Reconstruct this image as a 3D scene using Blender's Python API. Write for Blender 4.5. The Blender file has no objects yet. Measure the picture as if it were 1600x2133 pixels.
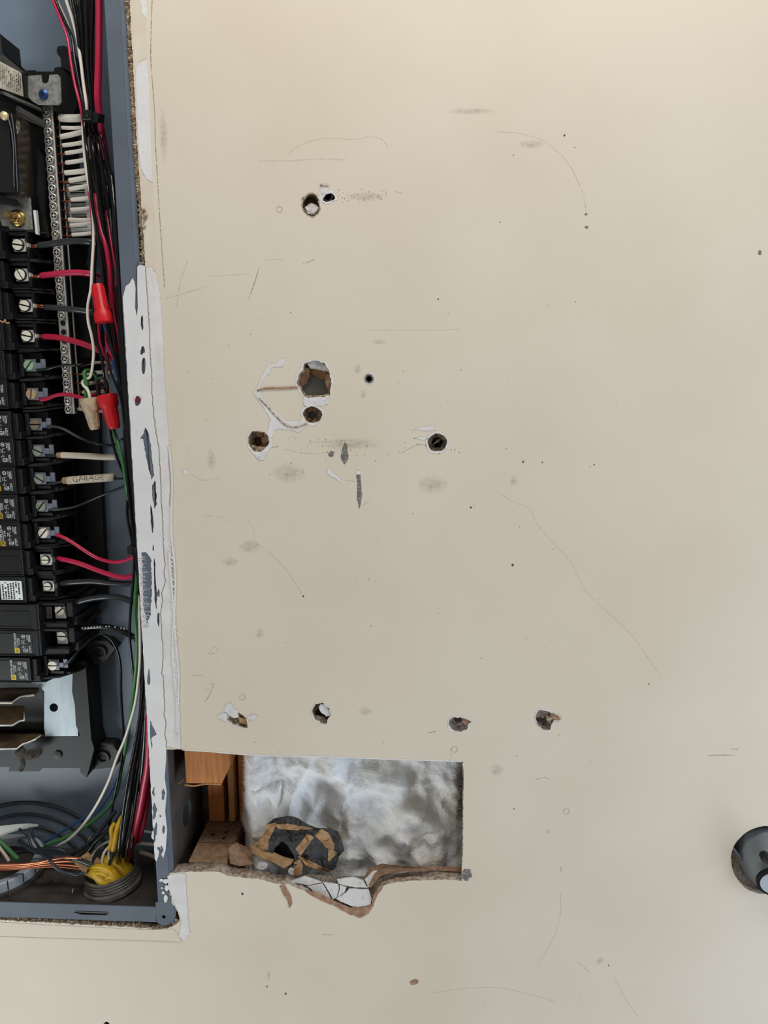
import bpy, bmesh, math, random
from mathutils import Vector, Matrix, noise
random.seed(7)
C = bpy.context.scene.collection
# ------------------------------------------------------------------ camera
F_PX, W_PX, H_PX = 1560.0, 1600.0, 2133.0
PITCH, YAW, DIST = math.radians(10.2), math.radians(2.85), 0.62
FW = Vector((-math.sin(YAW)*math.cos(PITCH), math.cos(YAW)*math.cos(PITCH), -math.sin(PITCH)))
RT = Vector((math.cos(YAW), math.sin(YAW), 0)); UP = RT.cross(FW)
CAM = Vector((0, 0, 1.4)) - DIST*FW
cd = bpy.data.cameras.new('camera'); cam = bpy.data.objects.new('camera', cd); C.objects.link(cam)
cam.location = CAM; cam.rotation_euler = (math.pi/2-PITCH, 0, YAW)
cd.sensor_fit = 'VERTICAL'; cd.sensor_height = 36; cd.lens = 36*F_PX/H_PX; cd.clip_start = 0.02
bpy.context.scene.camera = cam
# ------------------------------------------------------------------ light
wd = bpy.data.worlds.new('world'); bpy.context.scene.world = wd; wd.use_nodes = True
bg = wd.node_tree.nodes['Background']; bg.inputs[0].default_value = (1.0, 0.945, 0.87, 1); bg.inputs[1].default_value = 0.20
def area(name, loc, aim, sx, sy, power, col):
    l = bpy.data.lights.new(name, 'AREA'); l.shape = 'RECTANGLE'; l.size = sx; l.size_y = sy; l.energy = power; l.color = col
    o = bpy.data.objects.new(name, l); C.objects.link(o); o.location = loc
    o.rotation_euler = (Vector(aim)-Vector(loc)).to_track_quat('-Z', 'Y').to_euler(); return o
area('added_top_light', (0.1, -0.42, 2.32), (0.1, 0, 1.6), 0.9, 0.25, 7.0, (1.0, 0.985, 0.93))  # added light; with the next two it imitates a soft mid-wall shadow
area('added_side_light', (1.02, -0.46, 0.92), (0.25, 0, 0.95), 0.4, 1.5, 9.4, (0.82, 0.96, 1.14))  # daylight from the right, its panel added near to grade the wall
area('added_low_light', (-0.92, -0.72, 0.38), (-0.3, 0, 1.0), 0.6, 0.6, 9.2, (0.92, 1.0, 1.02))  # added light, no known source; lifts the lower left of the wall
vs = bpy.context.scene.view_settings
vs.view_transform = 'Standard'; vs.look = 'None'; vs.gamma = 1; vs.exposure = 0.0; vs.use_curve_mapping = False
# ------------------------------------------------------------------ helpers
PX = 0.00041                                                   # metres that one pixel spans at the panel
def at(px, py, d=0.0):                                        # the point at depth d behind the wall face, seen at a pixel
    v = FW + RT*((px-800)/F_PX) + UP*((1066.5-py)/F_PX)
    return CAM + v*((d-CAM.y)/v.y)
def lin(r, g, b):
    f = lambda c: (c/255/12.92) if c/255 <= 0.04045 else ((c/255+0.055)/1.055)**2.4
    return (f(r), f(g), f(b), 1)
def N(t, ty, **kw):
    n = t.nodes.new(ty)
    for k, v in kw.items(): setattr(n, k, v)
    return n
def mat(name, col, rough=0.5, metal=0.0, col2=None, scale=60.0, lo=0.4, hi=0.6, bump=0.0, bscale=400.0, stretch=None, spec=0.5, trans=0.0, detail=4):
    m = bpy.data.materials.new(name); m.use_nodes = True; t = m.node_tree; p = t.nodes['Principled BSDF']
    p.inputs['Base Color'].default_value = col; p.inputs['Roughness'].default_value = rough; p.inputs['Metallic'].default_value = metal
    p.inputs['Specular IOR Level'].default_value = spec; p.inputs['Transmission Weight'].default_value = trans
    co = N(t, 'ShaderNodeTexCoord'); vec = co.outputs['Object']
    if stretch:
        mp = N(t, 'ShaderNodeMapping'); mp.inputs['Scale'].default_value = stretch; t.links.new(vec, mp.inputs[0]); vec = mp.outputs[0]
    if col2 is not None:
        n = N(t, 'ShaderNodeTexNoise'); n.inputs['Scale'].default_value = scale; n.inputs['Detail'].default_value = detail; t.links.new(vec, n.inputs['Vector'])
        r = N(t, 'ShaderNodeValToRGB'); r.color_ramp.elements[0].position = lo; r.color_ramp.elements[1].position = hi
        r.color_ramp.elements[0].color = col; r.color_ramp.elements[1].color = col2
        t.links.new(n.outputs['Fac'], r.inputs[0]); t.links.new(r.outputs[0], p.inputs['Base Color'])
    if bump:
        n = N(t, 'ShaderNodeTexNoise'); n.inputs['Scale'].default_value = bscale; n.inputs['Detail'].default_value = 5; t.links.new(vec, n.inputs['Vector'])
        b = N(t, 'ShaderNodeBump'); b.inputs['Strength'].default_value = bump; b.inputs['Distance'].default_value = 0.001
        t.links.new(n.outputs['Fac'], b.inputs['Height']); t.links.new(b.outputs[0], p.inputs['Normal'])
    return m
def mark_mat(name, col, thresh, scale=700.0, soft=0.12, most=1.0, fade=False):      # a worn mark: pigment broken up by noise, bare wall between
    m = mat(name, col, 0.8); t = m.node_tree; p = t.nodes['Principled BSDF']
    co = N(t, 'ShaderNodeTexCoord'); n = N(t, 'ShaderNodeTexNoise'); n.inputs['Scale'].default_value = scale; n.inputs['Detail'].default_value = 3
    t.links.new(co.outputs['Object'], n.inputs['Vector'])
    r = N(t, 'ShaderNodeMapRange'); r.inputs[1].default_value = thresh-soft; r.inputs[2].default_value = thresh+soft; r.inputs[4].default_value = most
    t.links.new(n.outputs['Fac'], r.inputs[0]); a = r.outputs[0]
    if fade:                                                   # a smudge thins out towards its own rim
        v = N(t, 'ShaderNodeVectorMath', operation='MULTIPLY_ADD'); v.inputs[1].default_value = (2, 0, 2); v.inputs[2].default_value = (-1, 0, -1); t.links.new(co.outputs['Generated'], v.inputs[0])
        l = N(t, 'ShaderNodeVectorMath', operation='LENGTH'); t.links.new(v.outputs[0], l.inputs[0])
        f = N(t, 'ShaderNodeMapRange'); f.inputs[1].default_value = 1.0; f.inputs[2].default_value = 0.15; t.links.new(l.outputs['Value'], f.inputs[0])
        q = N(t, 'ShaderNodeMath', operation='MULTIPLY'); t.links.new(a, q.inputs[0]); t.links.new(f.outputs[0], q.inputs[1]); a = q.outputs[0]
    t.links.new(a, p.inputs['Alpha']); return m
def wall_mat():
    m = bpy.data.materials.new('painted_drywall'); m.use_nodes = True; t = m.node_tree; p = t.nodes['Principled BSDF']
    p.inputs['Roughness'].default_value = 0.55; p.inputs['Specular IOR Level'].default_value = 0.3
    co = N(t, 'ShaderNodeTexCoord')
    n = N(t, 'ShaderNodeTexNoise'); n.inputs['Scale'].default_value = 7; n.inputs['Detail'].default_value = 6; t.links.new(co.outputs['Object'], n.inputs['Vector'])
    r = N(t, 'ShaderNodeValToRGB'); r.color_ramp.elements[0].position = 0.35; r.color_ramp.elements[1].position = 0.62
    r.color_ramp.elements[0].color = lin(212, 199, 180); r.color_ramp.elements[1].color = lin(217, 205, 187); t.links.new(n.outputs['Fac'], r.inputs[0])
    n2 = N(t, 'ShaderNodeTexNoise'); n2.inputs['Scale'].default_value = 160; n2.inputs['Detail'].default_value = 6; t.links.new(co.outputs['Object'], n2.inputs['Vector'])
    r2 = N(t, 'ShaderNodeMapRange'); r2.inputs[1].default_value = 0.70; r2.inputs[2].default_value = 0.80; r2.inputs[4].default_value = 0.35; t.links.new(n2.outputs['Fac'], r2.inputs[0])
    mx = N(t, 'ShaderNodeMix', data_type='RGBA'); t.links.new(r2.outputs[0], mx.inputs[0]); t.links.new(r.outputs[0], mx.inputs[6]); mx.inputs[7].default_value = lin(150, 142, 130)
    g = N(t, 'ShaderNodeNewGeometry'); s = N(t, 'ShaderNodeSeparateXYZ'); t.links.new(g.outputs['True Normal'], s.inputs[0])
    a = N(t, 'ShaderNodeMath', operation='LESS_THAN'); a.inputs[1].default_value = -0.9; t.links.new(s.outputs['Y'], a.inputs[0])
    n3 = N(t, 'ShaderNodeTexNoise'); n3.inputs['Scale'].default_value = 260; n3.inputs['Detail'].default_value = 4; t.links.new(co.outputs['Object'], n3.inputs['Vector'])
    r3 = N(t, 'ShaderNodeValToRGB'); r3.color_ramp.elements[0].position = 0.38; r3.color_ramp.elements[1].position = 0.62
    r3.color_ramp.elements[0].color = lin(132, 108, 88); r3.color_ramp.elements[1].color = lin(182, 170, 158); t.links.new(n3.outputs['Fac'], r3.inputs[0])
    m2 = N(t, 'ShaderNodeMix', data_type='RGBA'); t.links.new(a.outputs[0], m2.inputs[0]); t.links.new(r3.outputs[0], m2.inputs[6]); t.links.new(mx.outputs[2], m2.inputs[7])
    t.links.new(m2.outputs[2], p.inputs['Base Color'])
    nb = N(t, 'ShaderNodeTexNoise'); nb.inputs['Scale'].default_value = 220; nb.inputs['Detail'].default_value = 6; t.links.new(co.outputs['Object'], nb.inputs['Vector'])
    b = N(t, 'ShaderNodeBump'); b.inputs['Strength'].default_value = 0.12; b.inputs['Distance'].default_value = 0.0006
    t.links.new(nb.outputs['Fac'], b.inputs['Height']); t.links.new(b.outputs[0], p.inputs['Normal']); return m
M = {
 'wall': wall_mat(),
 'grey_steel': mat('grey_painted_steel', lin(96, 104, 115), 0.6, 0.0, lin(89, 97, 108), 20, bump=0.03, spec=0.25),
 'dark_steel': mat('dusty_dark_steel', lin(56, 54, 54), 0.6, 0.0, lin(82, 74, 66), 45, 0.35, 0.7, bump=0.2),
 'white_paint': mat('white_primer', lin(216, 213, 213), 0.55, 0.0, lin(222, 219, 217), 30, bump=0.35, bscale=260),
 'white_dull': mat('white_joint_compound', lin(213, 208, 204), 0.75, 0.0, lin(222, 218, 216), 60, bump=0.6, bscale=180),
 'tan_patch': mat('tan_bare_drywall', lin(208, 194, 174), 0.7, 0.0, lin(214, 203, 186), 30),
 'chip': mat('bare_grey_chip', lin(108, 114, 124), 0.5, 0.0, lin(126, 130, 138), 300, 0.5, 0.7),
 'brown_gyp': mat('brown_paper_and_gypsum', lin(132, 106, 82), 0.95, 0.0, lin(206, 188, 162), 420, 0.42, 0.62, bump=1.0, bscale=700),
 'paper': mat('torn_brown_paper', lin(140, 104, 80), 0.9, 0.0, lin(166, 132, 106), 200, bump=0.5),
 'gyp': mat('broken_gypsum', lin(214, 210, 208), 0.95, 0.0, lin(190, 182, 176), 220, 0.55, 0.75, bump=0.8, bscale=500),
 'gyp_grey': mat('dusty_gypsum_core', lin(152, 138, 126), 0.95, 0.0, lin(108, 94, 82), 420, 0.4, 0.65, bump=1.0, bscale=900),
 'black': mat('black_plastic', lin(20, 20, 23), 0.42, 0.0, lin(26, 26, 27), 90, bump=0.06, spec=0.34),
 'black_dusty': mat('dusty_black_plastic', lin(24, 23, 24), 0.5, 0.0, lin(50, 45, 40), 130, 0.5, 0.8, bump=0.1),
 'black_label': mat('black_printed_label', lin(24, 23, 25), 0.4),
 'print': mat('white_print', lin(205, 205, 205), 0.7), 'blackprint': mat('black_print', lin(28, 28, 30), 0.7),
 'yellowprint': mat('yellow_print', lin(226, 190, 40), 0.6),
 'zinc': mat('zinc_plated_steel', lin(182, 184, 180), 0.4, 0.6, lin(152, 152, 148), 260, bump=0.1),
 'pan': mat('galvanised_pan', lin(186, 194, 198), 0.45, 0.4, lin(166, 177, 184), 22, stretch=(3, 3, 0.6)),
 'bright': mat('bright_tinned_metal', lin(236, 236, 232), 0.3, 0.45), 'barmetal': mat('tinned_bar', lin(206, 204, 198), 0.34, 0.6, lin(140, 132, 126), 240, 0.5, 0.7),
 'screw': mat('screw_nickel', lin(220, 212, 190), 0.28, 0.6), 'screw_cream': mat('screw_cream', lin(246, 240, 222), 0.3, 0.2),
 'screw_green': mat('screw_green', lin(170, 205, 165), 0.4, 0.4), 'screw_tan': mat('screw_tan', lin(214, 186, 150), 0.38, 0.5),
 'screw_brown': mat('screw_brown', lin(150, 134, 112), 0.42, 0.5), 'screw_grey': mat('screw_grey', lin(164, 168, 154), 0.42, 0.5),
 'brass': mat('brass_zinc', lin(196, 170, 110), 0.28, 1.0), 'blue_screw': mat('blue_screw_steel', lin(60, 88, 150), 0.3, 0.7),
 'clip': mat('pale_blue_clip', lin(132, 138, 154), 0.4, 0.5), 'bus': mat('bronze_bus', lin(150, 128, 100), 0.32, 0.6, lin(120, 100, 78), 60),
 'w_black': mat('black_insulation', lin(22, 22, 24), 0.2, bump=0.25, bscale=160), 'w_grey': mat('charcoal_insulation', lin(46, 50, 55), 0.3, bump=0.2, bscale=160),
 'w_red': mat('red_insulation', lin(196, 38, 78), 0.26, bump=0.15, bscale=160), 'w_red2': mat('deep_red_insulation', lin(176, 28, 62), 0.35),
 'w_white': mat('white_insulation', lin(238, 231, 220), 0.4), 'w_cream': mat('cream_insulation', lin(202, 190, 172), 0.45),
 'w_green': mat('green_insulation', lin(62, 122, 66), 0.4), 'w_blue': mat('blue_insulation', lin(34, 82, 140), 0.4),
 'w_yellow': mat('yellow_jacket', lin(222, 182, 40), 0.45, 0, lin(204, 160, 30), 90), 'copper': mat('bare_copper', lin(200, 124, 92), 0.3, 0.95),
 'copper_dark': mat('dull_copper', lin(150, 78, 54), 0.45, 0.8),
 'nut_red': mat('red_nut', lin(206, 26, 36), 0.38), 'nut_tan': mat('tan_nut', lin(200, 178, 150), 0.5, 0, lin(176, 152, 126), 220),
 'pvc': mat('grey_pvc', lin(112, 111, 108), 0.55, 0, lin(92, 88, 84), 90), 'nylon': mat('pale_grey_nylon', lin(176, 184, 192), 0.45),
 'white_plastic': mat('white_plastic', lin(236, 240, 236), 0.4), 'kraft': mat('kraft_paper', lin(176, 140, 98), 0.85, 0, lin(150, 114, 78), 120, bump=0.3),
 'felt': mat('black_asphalt_paper', lin(44, 43, 44), 0.75, 0, lin(58, 56, 56), 80, bump=0.2),
 'pine': mat('orange_pine', lin(196, 126, 62), 0.65, 0, lin(170, 98, 44), 60, 0.35, 0.65, bump=0.2, stretch=(6, 6, 0.35)),
 'pine_pale': mat('pale_pine', lin(196, 148, 92), 0.7, 0, lin(160, 108, 58), 60, 0.35, 0.65, stretch=(6, 6, 0.35)),
 'board': mat('brown_fibre_board', lin(152, 122, 96), 0.95, 0, lin(130, 102, 80), 200, bump=0.5),
 'fluff': mat('white_glass_wool', lin(248, 248, 248), 1.0, 0, lin(200, 190, 164), 15, 0.48, 0.76, bump=0.9, bscale=520, spec=0.05),
 'sheath': mat('grey_sheathing', lin(146, 148, 148), 0.8, 0, lin(126, 122, 118), 60), 'dust': mat('grey_lint', lin(86, 78, 68), 1.0, 0, lin(58, 54, 50), 160, bump=0.8),
 'brushed': mark_mat('brushed_primer', lin(206, 205, 208), 0.42, 300, 0.2, 0.8), 'back_steel': mat('lightened_blue_grey', lin(124, 139, 156), 0.36, 0.0, lin(116, 131, 148), 20, bump=0.03), 'greydark': mat('dark_stamped_steel', lin(66, 72, 80), 0.45, 0.0, lin(54, 56, 60), 40),  # back_steel: the flange's paint, lightened to put missing light into its colour
 'hole_red': mat('crimson_in_hole', lin(96, 22, 40), 0.5),
 'smoke': mat('smoked_plastic', lin(70, 58, 46), 0.15, trans=0.55), 'concrete': mat('concrete', lin(140, 138, 132), 0.8, 0, lin(120, 118, 114), 8),
 'pipe': mat('dark_grey_pipe', lin(112, 117, 120), 0.42, 0, lin(92, 97, 100), 30), 'pipe_in': mat('pale_pipe_face', lin(178, 184, 190), 0.5),
 'pencil': mark_mat('pencil', lin(108, 102, 96), 0.50, 620, 0.16, 0.75), 'pencil_faint': mark_mat('faint_pencil', lin(140, 130, 118), 0.52, 420, 0.2, 0.36),
 'scuff': mark_mat('dark_scuff', lin(112, 108, 108), 0.45, 420, 0.22, 0.66), 'scuff_faint': mark_mat('faint_scuff', lin(150, 140, 128), 0.48, 300, 0.24, 0.17, True),
 'whitemark': mark_mat('white_scrape', lin(226, 222, 218), 0.36, 300, 0.1), 'speck': mat('dark_speck', lin(78, 66, 58), 0.9),
}
def tag(o, label=None, cat=None, group=None, kind=None):
    for k, v in (('label', label), ('category', cat), ('group', group), ('kind', kind)):
        if v: o[k] = v
    return o
def thing(name, label, cat, loc, group=None):
    o = bpy.data.objects.new(name, None); C.objects.link(o); o.location = loc; o.empty_display_size = 0.01
    return tag(o, label, cat, group)
def wloc(o):
    v = Vector((0, 0, 0))
    while o is not None: v += o.location; o = o.parent
    return v
def link(name, me, m, parent=None, smooth=False, loc=None):
    if m is not None and not me.materials: me.materials.append(m)
    if smooth: me.polygons.foreach_set('use_smooth', [True]*len(me.polygons))
    o = bpy.data.objects.new(name, me); C.objects.link(o)
    if parent is not None: o.parent = parent
    if loc is not None: o.location = loc
    return o
def mesh(name, vs_, fs, m, parent=None, smooth=False):         # world-space vertices; the origin goes to the middle of the mesh
    c = sum((Vector(v) for v in vs_), Vector())/len(vs_)
    me = bpy.data.meshes.new(name); me.from_pydata([Vector(v)-c for v in vs_], [], fs); me.update()
    return link(name, me, m, parent, smooth, c-(wloc(parent) if parent else Vector()))
def fix(me):
    b = bmesh.new(); b.from_mesh(me); bmesh.ops.recalc_face_normals(b, faces=b.faces); b.to_mesh(me); b.free()
def boxes(name, bl, m, parent=None, bevel=0.0004):             # local boxes (x0,x1,y0,y1,z0,z1) in one mesh datum
    b = bmesh.new()
    for x0, x1, y0, y1, z0, z1 in bl:
        r = bmesh.ops.create_cube(b, size=1)
        for v in r['verts']: v.co = Vector(((x0+x1)/2+v.co.x*(x1-x0), (y0+y1)/2+v.co.y*(y1-y0), (z0+z1)/2+v.co.z*(z1-z0)))
    if bevel: bmesh.ops.bevel(b, geom=list(b.edges), offset=bevel, segments=1, affect='EDGES')
    me = bpy.data.meshes.new(name); b.to_mesh(me); b.free(); me.materials.append(m); return me
def wbox(name, x0, x1, y0, y1, z0, z1, m, parent=None, bevel=0.0006):
    c = Vector(((x0+x1)/2, (y0+y1)/2, (z0+z1)/2))
    me = boxes(name, [(x0-c.x, x1-c.x, y0-c.y, y1-c.y, z0-c.z, z1-c.z)], m, None, bevel)
    return link(name, me, m, parent, False, c-(wloc(parent) if parent else Vector()))
def smooth_path(P, n=6):                                      # a spline through the points, its tangents weighted by chord length
    L = [max((P[i+1]-P[i]).length, 1e-9) for i in range(len(P)-1)]; T = []
    for i in range(len(P)):
        if i == 0: T.append((P[1]-P[0])/L[0])
        elif i == len(P)-1: T.append((P[-1]-P[-2])/L[-1])
        else: T.append(((P[i]-P[i-1])/L[i-1]*L[i]+(P[i+1]-P[i])/L[i]*L[i-1])/(L[i-1]+L[i]))
    out = []
    for i in range(len(P)-1):
        for k in range(n):
            t = k/n; h = t*t*(3-2*t)
            out.append(P[i]*(1-h)+P[i+1]*h+T[i]*L[i]*(t*(1-t)**2)-T[i+1]*L[i]*(t*t*(1-t)))
    return out+[P[-1]]
def tube_geo(P, r, n=10, rf=None):
    vs_, fs = [], []; up = Vector((0, 0, 1))
    T = [(P[min(i+1, len(P)-1)]-P[max(i-1, 0)]).normalized() for i in range(len(P))]
    u = T[0].orthogonal().normalized()
    for i, p in enumerate(P):
        u = (u-T[i]*u.dot(T[i])).normalized(); w = T[i].cross(u); rr = r*(rf(i/(len(P)-1)) if rf else 1)
        for k in range(n):
            a = 2*math.pi*k/n; vs_.append(p+(u*math.cos(a)+w*math.sin(a))*rr)
    for i in range(len(P)-1):
        for k in range(n): fs.append((i*n+k, i*n+(k+1) % n, (i+1)*n+(k+1) % n, (i+1)*n+k))
    fs.append(tuple(range(n-1, -1, -1))); fs.append(tuple((len(P)-1)*n+k for k in range(n)))
    return vs_, fs
def tube(name, pts, rpx, m, parent=None, rf=None, n=10, seg=6, raw=False):
    P = [at(*p) if not isinstance(p, Vector) else p for p in pts]
    P = P if raw else smooth_path(P, seg)
    vs_, fs = tube_geo(P, rpx*PX, n, rf)
    return mesh(name, vs_, fs, m, parent, True)
def wire(name, label, pts, rpx, m, group=None, bare=None, bm_='copper_dark', br=None, cat='wire'):
    o = tag(tube(name, pts, rpx, M[m]), label, cat, group)
    if bare: tube('bare_end', bare, br or rpx*0.45, M[bm_], o)
    return o
def lathe(name, prof, m, parent=None, loc=None, axis=None, n=24, smooth=True):   # profile (radius, height) about local -Y (towards the viewer)
    vs_, fs = [], []
    for r, h in prof:
        for k in range(n):
            a = 2*math.pi*k/n; vs_.append((r*math.cos(a), -h, r*math.sin(a)))
    for i in range(len(prof)-1):
        for k in range(n): fs.append((i*n+k, i*n+(k+1) % n, (i+1)*n+(k+1) % n, (i+1)*n+k))
    fs.append(tuple(range(n))); fs.append(tuple((len(prof)-1)*n+k for k in range(n-1, -1, -1)))
    me = bpy.data.meshes.new(name); me.from_pydata(vs_, [], fs); fix(me); me.materials.append(m)
    if smooth:
        me.polygons.foreach_set('use_smooth', [True]*len(me.polygons))
        me.set_sharp_from_angle(angle=0.7)
    if loc is None: return me
    o = link(name, me, m, parent, False, Vector(loc)-(wloc(parent) if parent else Vector()))
    if axis is not None: o.rotation_euler = Vector((0, -1, 0)).rotation_difference(Vector(axis)).to_euler()
    return o
def jag(pts, amp=1.5, step=5.0, closed=True, seed=0):           # an outline in pixels, broken into short uneven bits
    R = random.Random(seed); out = []; L = len(pts)
    for i in range(L if closed else L-1):
        a, b = pts[i], pts[(i+1) % L]; n = max(1, int(math.hypot(b[0]-a[0], b[1]-a[1])/step))
        for k in range(n):
            t = k/n; out.append((a[0]+(b[0]-a[0])*t+R.uniform(-amp, amp), a[1]+(b[1]-a[1])*t+R.uniform(-amp, amp)))
    if not closed: out.append(pts[-1])
    return out
def blob(cx, cy, rx, ry, amp=0.12, n=36, seed=0, rot=0):
    R = random.Random(seed); out = []; w = [R.uniform(-1, 1) for _ in range(8)]
    for k in range(n):
        a = 2*math.pi*k/n; s = 1+amp*(w[0]*math.sin(2*a+w[1]*3)+w[2]*math.sin(3*a+w[3]*3)+0.6*w[4]*math.sin(5*a)+0.5*R.uniform(-1, 1))
        x, y = rx*s*math.cos(a), ry*s*math.sin(a); out.append((cx+x*math.cos(rot)-y*math.sin(rot), cy+x*math.sin(rot)+y*math.cos(rot)))
    return out
def fill(name, loops, t):                                       # 2-D loops (first outer, then holes) in world x,z -> slab of thickness t, front at y=0
    cu = bpy.data.curves.new(name, 'CURVE'); cu.dimensions = '2D'; cu.fill_mode = 'BOTH'; cu.extrude = t/2
    for L in loops:
        s = cu.splines.new('POLY'); s.points.add(len(L)-1); s.use_cyclic_u = True
        for p, q in zip(s.points, L): p.co = (q[0], q[1], 0, 1)
    o = bpy.data.objects.new('tmp', cu); C.objects.link(o)
    me = bpy.data.meshes.new_from_object(o.evaluated_get(bpy.context.evaluated_depsgraph_get()))
    bpy.data.objects.remove(o); bpy.data.curves.remove(cu)
    for v in me.vertices: v.co = Vector((v.co.x, t/2-v.co.z, v.co.y))
    b = bmesh.new(); b.from_mesh(me); bmesh.ops.remove_doubles(b, verts=b.verts, dist=1e-6); bmesh.ops.recalc_face_normals(b, faces=b.faces); b.to_mesh(me); b.free()
    me.name = name; me.use_auto_texspace = True; me.update(); return me
def plate(name, outer, d, t, m, parent=None, holes=(), world=False):  # a flat plate from pixel loops, its face at depth d
    g = (lambda L: [(p[0], p[1]) for p in L]) if world else (lambda L: [(at(x, y, d).x, at(x, y, d).z) for x, y in L])
    loops = [g(outer)]+[g(h) for h in holes]
    cx = sum(p[0] for p in loops[0])/len(loops[0]); cz = sum(p[1] for p in loops[0])/len(loops[0])
    me = fill(name, [[(x-cx, z-cz) for x, z in L] for L in loops], t)
    return link(name, me, m, parent, False, Vector((cx, d, cz))-(wloc(parent) if parent else Vector()))
def facet(name, P, m, parent=None, t=0.0006):                   # a thin bent or tilted plate through points in space
    P = [at(*p) if not isinstance(p, Vector) else p for p in P]
    n = (P[1]-P[0]).cross(P[2]-P[0]).normalized()
    if n.y > 0: n = -n
    vs_ = P+[p-n*t for p in P]; k = len(P)
    fs = [tuple(range(k)), tuple(range(2*k-1, k-1, -1))]+[(i, (i+1) % k, k+(i+1) % k, k+i) for i in range(k)]
    o = mesh(name, vs_, fs, m, parent); fix(o.data); return o
def ribbon(name, pts, wpx, m, parent, d=-0.00015, taper=False):
    P = [Vector((x, y, 0)) for x, y in pts]; P = smooth_path(P, 4) if len(P) > 2 else P
    vs_, fs = [], []
    for i, p in enumerate(P):
        tn = (P[min(i+1, len(P)-1)]-P[max(i-1, 0)]).normalized(); w = wpx/2*((1-i/(len(P)-1)*0.8) if taper else 1)
        vs_ += [at(p.x-tn.y*w, p.y+tn.x*w, d), at(p.x+tn.y*w, p.y-tn.x*w, d)]
    for i in range(len(P)-1): fs.append((2*i, 2*i+1, 2*i+3, 2*i+2))
    return mesh(name, vs_, fs, m, parent)
def crumble(name, pts, wpx, m, parent, d, seed=0, step=3.0, amp=2.0):
    step *= 0.5  # a ragged, crumbly edge along a line of pixels
    R = random.Random(seed); L = jag(pts, 0.0, step, False); vs_, fs = [], []; n = 7
    for i, (x, y) in enumerate(L):
        c = at(x+R.uniform(-amp, amp)*0.6, y, d); r = wpx*PX*R.uniform(0.75, 1.25)/2
        for k in range(n):
            a = 2*math.pi*k/n; rr = r*R.uniform(0.8, 1.2); tn = (L[min(i+1, len(L)-1)][0]-L[max(i-1, 0)][0], L[min(i+1, len(L)-1)][1]-L[max(i-1, 0)][1])
            h = math.hypot(*tn); sx, sz = tn[1]/h, tn[0]/h
            vs_.append(c+Vector((math.cos(a)*rr*sx, math.sin(a)*rr*0.8, math.cos(a)*rr*sz)))
    for i in range(len(L)-1):
        for k in range(n): fs.append((i*n+k, i*n+(k+1) % n, (i+1)*n+(k+1) % n, (i+1)*n+k))
    return mesh(name, vs_, fs, m, parent)
def text_mesh(s, size, m, bold=0.0):
    cu = bpy.data.curves.new('lettering', 'FONT'); cu.body = s; cu.size = size; cu.align_x = 'CENTER'; cu.align_y = 'CENTER'; cu.offset = bold; cu.resolution_u = 2
    o = bpy.data.objects.new('tmp', cu); C.objects.link(o)
    me = bpy.data.meshes.new_from_object(o.evaluated_get(bpy.context.evaluated_depsgraph_get())); bpy.data.objects.remove(o); bpy.data.curves.remove(cu)
    return me
def print_block(name, items, m):                                 # flat print in local x,z: ('t', text, x, z, size, turned) / ('r', x0,x1,z0,z1) / ('o', x, z, r) rings
    b = bmesh.new()
    for it in items:
        if it[0] == 't':
            me = text_mesh(it[1], it[4], m, it[4]*0.02); k = len(b.verts); b.from_mesh(me); b.verts.ensure_lookup_table(); bpy.data.meshes.remove(me)
            for v in b.verts[k:]:
                x, y = v.co.x, v.co.y
                v.co = Vector((it[2]-y, 0, it[3]+x)) if it[5] else Vector((it[2]+x, 0, it[3]+y))
        elif it[0] == 'r':
            q = [b.verts.new(c) for c in ((it[1], 0, it[3]), (it[2], 0, it[3]), (it[2], 0, it[4]), (it[1], 0, it[4]))]; b.faces.new(q)
        elif it[0] == 'o':
            n = 14; a = [[b.verts.new((it[1]+math.cos(2*math.pi*k/n)*r, 0, it[2]+math.sin(2*math.pi*k/n)*r)) for k in range(n)] for r in (it[3], it[3]*0.72)]
            for k in range(n): b.faces.new((a[0][k], a[0][(k+1) % n], a[1][(k+1) % n], a[1][k]))
    me = bpy.data.meshes.new(name); b.to_mesh(me); b.free(); me.materials.append(m); return me
def dashes(x0, x1, z0, z1, rows, seed, turned=False, h=0.45):     # rows of print too small to read
    R = random.Random(seed); out = []
    for i in range(rows):
        c = (i+0.5)/rows
        a = 0.0
        while a < 0.95:
            w = R.uniform(0.05, 0.16)
            if R.random() < 0.85:
                e = min(a+w, 1)
                if turned: xx = x0+(x1-x0)*c; hw = (x1-x0)/rows*h/2; out.append(('r', xx-hw, xx+hw, z0+(z1-z0)*a, z0+(z1-z0)*e))
                else: zz = z0+(z1-z0)*c; hw = (z1-z0)/rows*h/2; out.append(('r', x0+(x1-x0)*a, x0+(x1-x0)*e, zz-hw, zz+hw))
            a += w+0.035
    return out
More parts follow.
